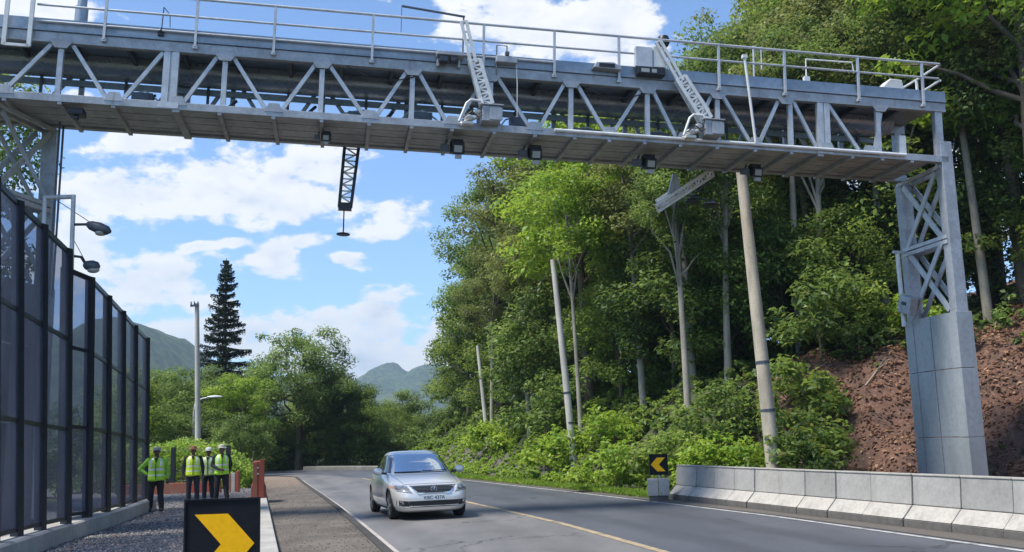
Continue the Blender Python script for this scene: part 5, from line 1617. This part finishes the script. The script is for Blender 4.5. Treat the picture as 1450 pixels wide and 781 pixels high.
def limb(mb, a, b, r0, r1, rng, n=6, wob=0.12):
    a, b = Vector(a), Vector(b)
    L = (b - a).length
    pts = []
    for i in range(5):
        t = i / 4
        p = a.lerp(b, t)
        if 0 < i < 4:
            p += Vector(rng.normal(size=3)) * L * wob * 0.35
            p.z += 0.06 * L * math.sin(math.pi * t)
        pts.append(p)
    mb.tube(pts, [r0 + (r1 - r0) * i / 4 for i in range(5)], n)

PROTO = {}
def make_proto(key, seed, c, rad, nclump, nleaf, crad, leaf, lm, bark, trunk_h, r0, lean=(0, 0), nlimb=12, hollow=0.45, low=-0.75):
    rng = np.random.default_rng(seed)
    C, P, N = crown_points(rng, c, rad, nclump, nleaf, crad, hollow, low)
    n = len(P)
    L = leaf * rng.uniform(0.6, 1.35, n)
    V, F = leaf_quads(P, N, L, L * rng.uniform(0.38, 0.6, n), rng)
    oc = np_mesh('crown', V, F, M[lm])
    mb = MB()
    top = Vector((c[0] + lean[0], c[1] + lean[1], trunk_h))
    pts = [Vector((0, 0, -0.5)), Vector((lean[0] * 0.2, lean[1] * 0.2, trunk_h * 0.3)), Vector((lean[0] * 0.5, lean[1] * 0.45, trunk_h * 0.65)), top]
    mb.tube(pts, [r0 * 1.25, r0, r0 * 0.78, r0 * 0.45], 9)
    order = rng.permutation(len(C))[:nlimb]
    for i in order:
        f = rng.uniform(0.55, 1.0)
        st = pts[2].lerp(top, max(0, (f - 0.65) / 0.35)) if f > 0.65 else pts[1].lerp(pts[2], (f - 0.3) / 0.35)
        limb(mb, st, C[i], r0 * 0.40, r0 * 0.08, rng)
    ot = mb.build('trunk', M[bark], None, smooth=60)
    PROTO[key] = (oc.data, ot.data)
    bpy.data.objects.remove(oc)
    bpy.data.objects.remove(ot)

make_proto('round_a', 1, (0, 0, 6.2), (3.7, 3.7, 3.9), 120, 255, 0.95, 0.187, 'leaf_dark', 'bark', 6.0, 0.24)
make_proto('round_b', 2, (0, 0, 5.0), (3.6, 3.4, 3.4), 100, 255, 0.95, 0.187, 'leaf_dark', 'bark', 4.6, 0.22)
make_proto('tall_a', 3, (0, 0, 9.0), (3.3, 3.3, 5.4), 130, 255, 0.92, 0.179, 'leaf_dark', 'bark', 10.0, 0.24)
make_proto('tall_b', 4, (0.3, 0, 9.6), (3.0, 3.2, 5.6), 120, 255, 0.95, 0.187, 'leaf_mid', 'bark', 10.5, 0.22, (0.4, 0.2))
make_proto('tall_c', 14, (0, 0, 10.2), (3.6, 3.4, 5.0), 105, 221, 0.90, 0.195, 'leaf_olive', 'bark', 11.0, 0.26, (-0.5, 0.1), 18, 0.35)
make_proto('slim_a', 5, (0, 0, 11.2), (2.3, 2.3, 3.0), 62, 221, 0.80, 0.172, 'leaf_olive', 'bark_pale', 11.5, 0.15, (-0.5, 0))
make_proto('slim_b', 6, (0, 0, 10.4), (2.0, 2.2, 3.6), 60, 221, 0.78, 0.172, 'leaf_dark', 'bark_pale', 10.8, 0.14, (-0.7, 0.1))
make_proto('slim_c', 15, (0, 0, 11.0), (2.0, 2.0, 2.7), 44, 190, 0.72, 0.18, 'leaf_bright', 'bark_pale', 11.0, 0.10, (-0.4, 0), 14, 0.3)
make_proto('bushy_a', 7, (0, 0, 2.7), (2.3, 2.3, 2.5), 70, 204, 0.72, 0.164, 'leaf_dark', 'bark', 2.6, 0.10)
make_proto('bushy_b', 8, (0, 0, 3.1), (2.1, 2.1, 2.8), 66, 204, 0.72, 0.156, 'leaf_mid', 'bark', 3.0, 0.10)
make_proto('bright', 9, (0, 0, 6.0), (2.4, 2.4, 3.2), 62, 204, 0.78, 0.187, 'leaf_bright', 'bark', 6.2, 0.15, (0.2, 0), 14, 0.35)
make_proto('bush_a', 10, (0, 0, 0.75), (0.95, 0.9, 0.8), 26, 75, 0.36, 0.15, 'leaf_mid', 'bark', 0.7, 0.03, (0, 0), 9, 0.3, -0.5)
make_proto('bush_b', 11, (0, 0, 0.7), (1.0, 0.95, 0.75), 26, 70, 0.38, 0.16, 'leaf_bright', 'bark', 0.6, 0.03, (0, 0), 9, 0.3, -0.5)
make_proto('bush_c', 12, (0, 0, 0.9), (0.9, 0.95, 1.0), 28, 75, 0.38, 0.15, 'leaf_dark', 'bark', 0.8, 0.03, (0, 0), 9, 0.3, -0.5)

def tree(key, label, x, y, sc, rz=None, name='tree', cat='tree', group=None, z=None, szx=1.0):
    rr = random.Random(int(x * 131 + y * 977))
    zz = float(bank_z(x, y)) if z is None else z
    t = thing(name, label, cat, (x, y, zz - 0.05), rr.uniform(0, 6.28) if rz is None else rz, group)
    t.scale = (sc * szx, sc * szx, sc)
    oc = bpy.data.objects.new('crown' if cat == 'tree' else 'foliage', PROTO[key][0])
    ot = bpy.data.objects.new('trunk' if cat == 'tree' else 'stems', PROTO[key][1])
    for o in (oc, ot):
        COL.objects.link(o)
        o.parent = t
    return t

# ---- far end and left side
G = 'trees at the far bend'
tree('round_a', 'large round headed tree behind the road bend, with the conifer to its side', -15.6, 71.5, 1.02, 0.3, group=G, z=0)
tree('round_b', 'round tree pressed against the large round headed tree, half in its shade', -13.2, 73.5, 0.86, 2.2, group=G, z=0)
tree('round_b', 'broad pale green tree behind the tall pole with the cross arm', -20.6, 66.0, 0.86, 1.0, group=G, z=0, szx=1.15)
tree('round_a', 'broad tree filling the space between the fence end and the tall pole', -24.6, 69.0, 0.74, 2.0, group=G, z=0, szx=1.2)
tree('bright', 'light green tree with drooping sprays in front of the large round headed tree', -17.6, 63.5, 0.70, 0.6, group=G, z=0, szx=1.2)
tree('round_b', 'dark tree at the foot of the conifer', -22.5, 78.0, 1.0, 3.9, group=G, z=0)
tree('bushy_a', 'low dark tree behind the kerb, under the large round headed tree', -13.6, 74.5, 1.15, 0.4, group=G, z=0)
tree('bushy_b', 'low dark tree behind the kerb end, between the round tree and the car', -11.0, 72.5, 0.95, 4.0, group=G, z=0)
tree('round_b', 'mid green tree beyond the kerb, right of the large round headed tree', -10.6, 82, 0.58, 5.1, group=G, z=0)
tree('bushy_b', 'smaller tree beyond the kerb, under the far mountains', -8.6, 77, 0.95, 1.4, group=G, z=0)
tree('bushy_a', 'dark bushy tree above the car roof, at the foot of the forest', -4.6, 70, 1.0, 2.4, group=G, z=0)
tree('round_a', 'tree left of the forest edge, rising towards the far mountains', -5.0, 88, 0.55, 0.2, group=G, z=0)
tree('round_b', 'tree at the foot of the left hill, behind the fence', -31.5, 84, 0.92, 0.9, group=G, z=0)
tree('round_a', 'distant tree against the left hill beside the conifer', -29.0, 96, 0.86, 3.2, group=G, z=0)
tree('bushy_a', 'dark low tree between the wire fence and the round trees', -19.4, 61, 0.9, 5.0, group=G, z=0)
tree('bushy_b', 'low tree left of the tall pole, behind the hedge', -23.0, 60.5, 1.0, 2.7, group=G, z=0)
tree('bushy_a', 'low tree behind the bright hedge by the last wire fence post', -16.2, 58.6, 0.72, 1.7, group=G, z=0)
tree('tall_a', 'tree whose leafy twigs show behind the gantry tower at the fence', -19.6, 31.0, 1.15, 0.8, group=G, z=0)
tree('bushy_b', 'bushy tree seen dimly through the fence panels beside the end post', -17.0, 44.0, 0.9, 1.3, group=G, z=0)
tree('bushy_a', 'dark bush like tree seen through the middle fence panels', -13.6, 30.5, 0.62, 1.3, group=G, z=0)

# conifer: whorls of drooping branches
def conifer(label, x, y, h):
    rng = np.random.default_rng(21)
    t = thing('conifer_tree', label, 'tree', (x, y, -0.05))
    P, N, Ls = [], [], []
    br = MB()
    z = 2.4
    while z < h - 0.25:
        f = (z - 2.4) / (h - 2.4)
        rad = 3.1 * (1 - f) ** 0.8 + 0.15
        nb_ = int(6 + 3 * (1 - f))
        a0 = rng.uniform(0, 6.28)
        for k in range(nb_):
            an = a0 + 6.28 * k / nb_ + rng.normal() * 0.30
            ln = rad * rng.uniform(0.55, 1.15)
            m_ = max(5, int(ln * 17))
            s = np.linspace(0.12, 1, m_)
            rise = 0.10 * ln * (1 - f) * 0 + (0.05 - 0.34 * (1 - f)) * s * ln + 0.30 * (s ** 2) * ln * 0.55
            cx, cy = np.cos(an) * s * ln, np.sin(an) * s * ln
            cz_ = z + rise + rng.normal() * 0.12 * s * ln
            br.tube([(0, 0, z), (cx[m_ // 2], cy[m_ // 2], cz_[m_ // 2]), (cx[-1], cy[-1], cz_[-1])], [0.035, 0.022, 0.008], 5)
            for sd in range(8):
                w_ = rng.normal(size=m_) * 0.12 * ln * (1.1 - 0.75 * s) * 0.8
                q = np.stack([cx - np.sin(an) * w_, cy + np.cos(an) * w_, cz_ - np.abs(rng.normal(size=m_)) * 0.16 - np.abs(w_) * 0.2], 1)
                P.append(q)
                N.append(unit(np.array([0, 0, 1.0]) + rng.normal(size=q.shape) * 0.5))
                Ls.append(np.full(m_, 0.21) * rng.uniform(0.7, 1.3, m_))
        z += (0.66 - 0.34 * f) * rng.uniform(0.75, 1.3)
    P, N, Ls = np.concatenate(P), np.concatenate(N), np.concatenate(Ls)
    Vv, Ff = leaf_quads(P, N, Ls, Ls * 0.42, rng, 0.25)
    np_mesh('crown', Vv, Ff, M['leaf_conifer'], t)
    br.tube([(0, 0, -0.3), (0, 0, h * 0.5), (0, 0, h)], [0.26, 0.14, 0.02], 9)
    br.build('trunk', M['bark'], t, smooth=60)
conifer('tall dark pointed conifer standing above the other trees behind the pole', -22.0, 75.0, 16.2)

# ---- forest on the right bank: front row
for k, lab, x, y, s in [
    ('bushy_a', 'low bush like tree left of the trunk of the large round headed tree', -17.2, 73.0, 0.8),
    ('bushy_b', 'low bush like tree right of the trunk of the large round headed tree', -12.4, 71.6, 0.62),
    ('bushy_b', 'first low tree in the gap straight behind the kerb', -14.8, 79.0, 0.9),
    ('bushy_a', 'second low tree in the gap behind the kerb, nearer the car', -10.4, 84.0, 0.95),
    ('bushy_a', 'far low tree behind the red barrier, left of the kerb end', -19.8, 80.0, 1.1),
    ('bushy_b', 'far low tree behind the right end of the hedge', -18.0, 86.0, 1.1),
    ('bushy_b', 'far low tree under the mountains, close to the forest', -5.2, 98.0, 0.95),
    ('bushy_a', 'far low tree under the mountains, above the car', -9.0, 104.0, 0.95),
    ('bushy_a', 'far low tree under the mountains, beside the round tree', -13.6, 108.0, 1.1),
    ('bushy_b', 'far low tree behind the conifer foot', -25.8, 92.0, 1.2)]:
    tree(k, lab, x, y, s, group=G, z=-0.05, szx=1.2)
for k, lab, x, y, s in [
    ('bushy_a', 'first dark scrub tree along the far kerb, straight behind the red barrier', -18.6, 74.0, 1.0),
    ('bushy_b', 'second dark scrub tree along the far kerb, left of the kerb end', -16.4, 75.5, 1.0),
    ('bushy_a', 'third dark scrub tree along the far kerb, by the round tree trunk', -13.9, 72.6, 0.9),
    ('bushy_b', 'fourth dark scrub tree along the far kerb, between trunk and car', -11.8, 74.2, 0.95),
    ('bushy_a', 'fifth dark scrub tree along the far kerb, nearest the car', -9.4, 73.0, 0.95)]:
    tree(k, lab, x, y, s, group='scrub trees along the far kerb', z=-1.5, szx=1.25)
G = 'trees on the wooded bank'
FR = [
 ('tall_b', 'tree at the forest edge with a ragged side towards the open sky', -1.9, 62.0, 0.80),
 ('tall_a', 'dark tree at the forest edge, boughs reaching into the sky under the gantry', -0.9, 57.0, 0.98),
 ('bushy_b', 'leafy tree at the foot of the ragged forest edge above the car', -2.9, 60.5, 1.3),
 ('bushy_a', 'dark leafy tree at the forest edge, half hidden by the ragged tree', -2.8, 66.0, 1.4),
 ('bushy_b', 'bushy tree at the bank foot behind the slimmest leaning pole', -0.8, 54.5, 1.15),
 ('tall_c', 'tall tree behind the slimmest leaning pole', 1.0, 52.0, 0.98),
 ('bushy_a', 'dark bushy tree between the two slim leaning poles', 1.6, 47.0, 1.25),
 ('tall_a', 'tall dark tree between the two slim leaning poles, higher up the bank', 3.4, 49.0, 1.0),
 ('bright', 'yellow green tree directly behind the top of the slim leaning pole', 3.2, 43.0, 1.45),
 ('bushy_b', 'bushy tree at the foot of the slim leaning pole', 4.4, 41.5, 1.05),
 ('tall_b', 'tall tree right of the slim leaning pole, its head under the gantry', 6.1, 45.0, 0.98),
 ('bushy_a', 'dark bushy tree above the bright undergrowth right of the slim pole', 6.2, 38.5, 1.15),
 ('slim_a', 'slim pale trunked tree above the small chevron sign', 6.6, 37.0, 0.86),
 ('bushy_b', 'bushy tree between the slim trunks above the small chevron sign', 8.2, 37.6, 1.1),
 ('slim_b', 'thin leaning pale trunk left of the tall leaning pole', 7.6, 35.6, 0.84),
 ('bushy_a', 'dark bushy tree behind the tall leaning pole', 10.2, 37.2, 1.22),
 ('slim_a', 'first of the pale trunks just right of the tall leaning pole', 10.6, 36.8, 0.90),
 ('slim_b', 'second pale trunk right of the tall leaning pole, behind the first', 12.0, 38.6, 0.96),
 ('bushy_b', 'leafy small tree at the top edge of the red earth, midway to the clad tower', 12.3, 35.9, 0.92),
 ('tall_c', 'tall tree above the red earth, left of the clad tower', 13.4, 39.5, 1.08),
 ('bushy_a', 'dark bushy tree just behind the clad tower', 15.2, 37.5, 1.0),
 ('slim_a', 'pale trunk right of the clad tower, on top of the red bank', 16.7, 34.6, 1.0),
 ('tall_a', 'tall leafy tree right of the clad tower, its crown above the view', 18.4, 35.2, 1.12),
 ('bushy_b', 'leafy tree low beside the pale trunk right of the clad tower', 19.2, 33.6, 1.12),
 ('tall_b', 'tree at the right rim of the view, overhanging the red bank', 19.6, 31.2, 1.0),
 ('slim_c', 'yellow green crown hanging over the top of the slim leaning pole', 2.5, 38.9, 0.86),
 ('slim_a', 'crown that closes over the top of the slimmest leaning pole', -1.3, 50.9, 0.66),
 ('slim_b', 'pale slim trunk close left of the bushy tree on the red earth edge', 11.3, 36.2, 0.92),
 ('slim_a', 'pale slim trunk above the red earth, right in front of the tall tree', 13.9, 36.6, 0.95),
 ('slim_b', 'pale slim trunk standing in the undergrowth over the barrier end block', 6.0, 34.9, 0.78),
 ('slim_a', 'pale slim trunk between the slim pole and the small chevron sign', 4.9, 38.4, 0.80),
 ('slim_b', 'pale slim trunk left of the clad tower, nearest to it', 14.9, 35.9, 0.98),
 ('slim_a', 'pale slim trunk at the forest foot right of the slimmest leaning pole', 0.6, 46.6, 0.72),
 ('bright', 'light green tree high at the right rim of the view', 17.2, 31.8, 1.72),
]
for i, (k, lab, x, y, s) in enumerate(FR):
    tree(k, lab, x, y, s, group=G)
# ---- back rows, seen only between and above the front ones
brng2 = random.Random(77)
spots = [(3.5, 58, 1.0), (7.0, 54, 1.1), (9.8, 49.5, 1.12), (10.4, 44.5, 1.15), (13.6, 47.5, 1.25), (14.6, 43.2, 1.22), (17.4, 46, 1.35), (17.8, 41.0, 1.28),
         (21.0, 42.5, 1.4), (21.6, 38.4, 1.3), (24.5, 40.0, 1.35), (24.2, 36.0, 1.2), (12.0, 56, 1.25), (18, 53, 1.4), (24, 50, 1.4), (8.2, 62, 1.1), (3.0, 68, 1.0),
         (27, 44, 1.4), (0.2, 72, 0.95), (14, 63, 1.3), (28, 37, 1.3), (23.5, 32.0, 1.15), (-2.2, 80, 0.85), (5.0, 78, 1.0)]
BL = ['above the slimmest leaning pole', 'behind the yellow green tree', 'over the small chevron sign', 'behind the tall leaning pole', 'above the middle of the red earth', 'behind the gantry railing end', 'behind the clad tower']
for i, (x, y, s) in enumerate(spots):
    k = ['tall_a', 'tall_c', 'tall_b'][i % 3]
    tree(k, 'tall tree deep in the forest, mostly hidden by the trees before it', x, y, s, group='trees deep in the forest')
for i in range(20):
    y = brng2.uniform(36, 60)
    x = edgeR(y) + brng2.uniform(9.5, 17)
    tree(brng2.choice(['bushy_a', 'bushy_b', 'bushy_b']), 'bushy tree in the dark inside of the forest, seen between the trunks', x, y, brng2.uniform(1.2, 1.7), group='bushy trees inside the forest')
for i, (x, y, s) in enumerate([(21.5, 36, 1.4), (18.5, 38, 1.5), (22.5, 33.5, 1.3), (16.6, 40.5, 1.5), (13.2, 42, 1.5)]):
    tree('bushy_a', 'bushy tree in the dark inside of the forest, seen between the trunks', x, y, s, group='bushy trees inside the forest')

# ---- bushes one can tell apart
B = 'bushes on the bank'
for k, lab, x, y, s in [
    ('bush_a', 'leafy bush against the right side of the tall leaning pole', 8.15, 28.7, 1.45),
    ('bush_b', 'yellow green bush against the left side of the tall leaning pole', 6.55, 29.2, 1.1),
    ('bush_c', 'dark bush at the foot of the tall leaning pole', 7.7, 27.6, 0.85),
    ('bush_a', 'bush higher up, right of the tall leaning pole', 8.9, 31.3, 1.6),
    ('bush_c', 'dark bush at the upper edge of the red earth, nearest the tall leaning pole', 10.4, 33.6, 1.6),
    ('bush_a', 'bush at the upper edge of the red earth, midway to the clad tower', 12.0, 34.4, 1.4),
    ('bush_b', 'light bush at the upper edge of the red earth, next to the clad tower', 13.8, 34.0, 1.1),
    ('bush_b', 'yellow green bush above the end block of the barrier', 5.4, 29.3, 1.15),
    ('bush_a', 'bush behind the small chevron sign', 4.4, 30.2, 1.1),
    ('bush_c', 'dark bush up the bank behind the small chevron sign', 6.4, 32.8, 1.25),
    ('bush_b', 'bright bush left of the small chevron sign', 3.0, 31.0, 1.1),
    ('bush_b', 'bright bush at the foot of the slim pale leaning pole', 3.4, 37.4, 1.2),
    ('bush_b', 'bright bush on the bank left of the slim pale leaning pole', 1.6, 38.6, 1.2),
    ('bush_c', 'dark bush above the bright undergrowth, between the two slim leaning poles', 1.2, 43.0, 1.6),
    ('bush_b', 'bright bush at the foot of the slimmest leaning pole', -1.0, 48.4, 1.3)]:
    tree(k, lab, x, y, s, name='bush', cat='bush', group=B)

# ---- hedge behind the wire fence
def hedge():
    rng = np.random.default_rng(31)
    n = 15000
    P = np.stack([rng.uniform(-19.5, -11.2, n), 42.6 + rng.uniform(-1.3, 1.3, n), rng.random(n) ** 0.7], 1)
    top = 1.95 + 0.14 * np.sin(P[:, 0] * 2.1) + 0.08 * np.sin(P[:, 0] * 5.3)
    top *= np.clip((-10.8 - P[:, 0]) / 1.6, 0.35, 1)
    P[:, 2] = P[:, 2] * top + rng.normal(size=n) * 0.05
    Nn = unit(np.stack([rng.normal(size=n) * 0.5, -0.5 + rng.normal(size=n) * 0.5, 0.8 + rng.normal(size=n) * 0.4], 1))
    L = 0.16 * rng.uniform(0.6, 1.3, n)
    Vv, Ff = leaf_quads(P, Nn, L, L * 0.5, rng)
    t = thing('hedge', 'bright yellow green hedge behind the workers and the black fence posts', 'hedge', (0, 0, 0))
    np_mesh('foliage', Vv, Ff, M['leaf_bright'], t)
    mb = MB()
    for i in range(26):
        x = -19.2 + i * 0.31
        mb.tube([(x, 42.6, -0.1), (x + rng.normal() * 0.1, 42.6 + rng.normal() * 0.2, 0.9), (x + rng.normal() * 0.2, 42.6 + rng.normal() * 0.4, 1.5)], [0.03, 0.02, 0.01], 5)
    mb.build('stems', M['bark'], t)
hedge()

# ---- undergrowth on the bank (nobody could count it) and the dead leaves on the red earth
def undergrowth(name, n_clump, per, seed, mm, yr, u_lo, u_hi, hh, leaf, cond=None):
    rng = np.random.default_rng(seed)
    y = rng.uniform(yr[0], yr[1], n_clump)
    er = np.interp(y, Rx_Y, Rx_X)
    u0 = np.interp(y, [20, 26, 30, 34, 40], [9.2, 7.9, 6.1, 2.6, 1.3])
    u = (u_lo + (u_hi - u_lo) * rng.random(n_clump))
    x = er + u
    if cond is not None:
        k = cond(x, y, u, rng)
        x, y, u = x[k], y[k], u[k]
    z = bank_z(x, y)
    n = len(x)
    h = hh * rng.uniform(0.4, 1.3, n)
    q = unit(rng.normal(size=(n, per, 3)))
    rr = rng.random((n, per)) ** 0.5
    off = q * rr[..., None] * np.stack([h * 0.75, h * 0.75, h * 0.55], 1)[:, None, :]
    P = np.stack([x, y, z + h * 0.5], 1)[:, None, :] + off
    Nn = unit((q * 0.5 + np.array([-0.1, -0.25, 0.8]) + rng.normal(size=q.shape) * 0.4).reshape(-1, 3))
    P = P.reshape(-1, 3)
    L = leaf * rng.uniform(0.55, 1.4, len(P))
    Vv, Ff = leaf_quads(P, Nn, L, L * rng.uniform(0.4, 0.7, len(P)), rng)
    return np_mesh(name, Vv, Ff, mm, kind='stuff')
undergrowth('undergrowth', 3800, 72, 41, M['leaf_bright'], (28.5, 62), 1.0, 7.0, 0.56, 0.085,
            lambda x, y, u, r: (u > np.interp(y, [28.5, 31, 40], [2.4, 1.3, 0.8])) & (u < np.interp(y, [28.5, 31, 36, 45, 60], [3.4, 4.2, 5.0, 5.6, 4.4]) + r.normal(size=len(x)) * 0.6))
undergrowth('ground_cover', 4200, 40, 42, M['leaf_mid'], (27.5, 64), 2.0, 14.0, 0.85, 0.17,
            lambda x, y, u, r: (x - 0.22 * y < 1.0 + r.normal(size=len(x)) * 0.5) & (u > np.interp(y, [27.5, 31, 36, 45, 60], [3.2, 3.6, 4.6, 4.2, 3.2])))
undergrowth('forest_floor_plants', 1100, 44, 43, M['leaf_dark'], (28, 60), 6.5, 20.0, 1.1, 0.19,
            lambda x, y, u, r: (u > np.interp(y, [20, 26, 30, 34, 40], [15, 14.2, 12.2, 8.6, 6.4]) + r.normal(size=len(x)) * 0.45))
def litter():
    rng = np.random.default_rng(51)
    n = 40000
    y = rng.uniform(17, 37, n)
    er = np.interp(y, Rx_Y, Rx_X)
    x = er + rng.uniform(3.0, 19, n)
    k = (x - 0.22 * y > 0.9 + rng.normal(size=n) * 0.7)
    x, y = x[k], y[k]
    n = len(x)
    P = np.stack([x, y, bank_z(x, y) + 0.03 + rng.random(n) * 0.06], 1)
    Nn = unit(np.stack([-0.4 + rng.normal(size=n) * 0.5, rng.normal(size=n) * 0.5 - 0.1, 0.9 + rng.random(n) * 0.3], 1))
    L = 0.11 * rng.uniform(0.4, 1.7, n)
    Vv, Ff = leaf_quads(P, Nn, L, L * 0.6, rng, 0.0)
    np_mesh('leaf_litter', Vv, Ff, M['leaf_dry'], kind='stuff')
litter()
undergrowth('weeds', 1500, 26, 44, M['leaf_mid'], (19, 37), 5.0, 17.0, 0.30, 0.09,
            lambda x, y, u, r: (x - 0.22 * y > 1.0) & (np.sin(1.7 * x + 0.6 * y) + np.sin(2.3 * y - 0.7 * x) + r.normal(size=len(x)) * 0.5 > 1.3) & (u > np.interp(y, [20, 26, 30, 34], [9.4, 8.1, 6.3, 2.8])))
# a few fallen branches on the red earth
for i, (x, y, a, L) in enumerate([(9.2, 30.6, 0.6, 1.2), (11.1, 31.6, 0.2, 0.9), (8.4, 29.4, 1.3, 1.0)]):
    z = float(bank_z(x, y)) + 0.08
    x2, y2 = x + L * math.cos(a), y + L * math.sin(a)
    z2 = float(bank_z(x2, y2)) + 0.12
    t = thing('fallen_branch', ['bare fallen branch low on the red earth near the tall leaning pole', 'bare fallen branch on the red earth, highest of the three', 'short bare stick at the bottom of the red earth by the bushes'][i], 'branch', (x, y, z))
    MB().tube([(0, 0, 0), ((x2 - x) * 0.5, (y2 - y) * 0.5, (z2 - z) * 0.5 + 0.06), (x2 - x, y2 - y, z2 - z)], [0.035, 0.025, 0.008], 6).tube([((x2 - x) * 0.5, (y2 - y) * 0.5, (z2 - z) * 0.5 + 0.06), ((x2 - x) * 0.7 + 0.1, (y2 - y) * 0.7 - 0.1, (z2 - z) * 0.7 + 0.3)], [0.02, 0.006], 5).build('fallen_wood', M['bark_pale'], t)

# thin grass fringe along the road edge under the bank
def fringe():
    rng = np.random.default_rng(61)
    n = 9000
    y = rng.uniform(26.5, 58, n)
    x = np.interp(y, Rx_Y, Rx_X) + 0.35 + np.abs(rng.normal(size=n)) * 0.45
    P = np.stack([x, y, bank_z(x, y) + 0.09], 1)
    Nn = unit(np.stack([rng.normal(size=n), rng.normal(size=n), 0.25 * rng.normal(size=n)], 1))
    L = 0.2 * rng.uniform(0.5, 1.4, n)
    Vv, Ff = leaf_quads(P, Nn, L, L * 0.18, rng, -0.6)
    np_mesh('grass', Vv, Ff, M['leaf_bright'], kind='stuff')
fringe()
# ------------------------------------------------------------------ the air between here and the hills
HAZE_DENSITY = 0.00026
hm = bpy.data.materials.new('pale_air')
hm.use_nodes = True
_h = NT(hm.node_tree)
_v = _h.n('ShaderNodeVolumePrincipled', {'Color': (0.66, 0.83, 1.0, 1), 'Density': HAZE_DENSITY, 'Anisotropy': 0.2})
_h.link(_v.outputs[0], _h.n('ShaderNodeOutputMaterial').inputs['Volume'])
hz = MB().box(-1900, 1500, -120, 3200, -3.0, 330).build('haze', hm)
hz['kind'] = 'stuff'
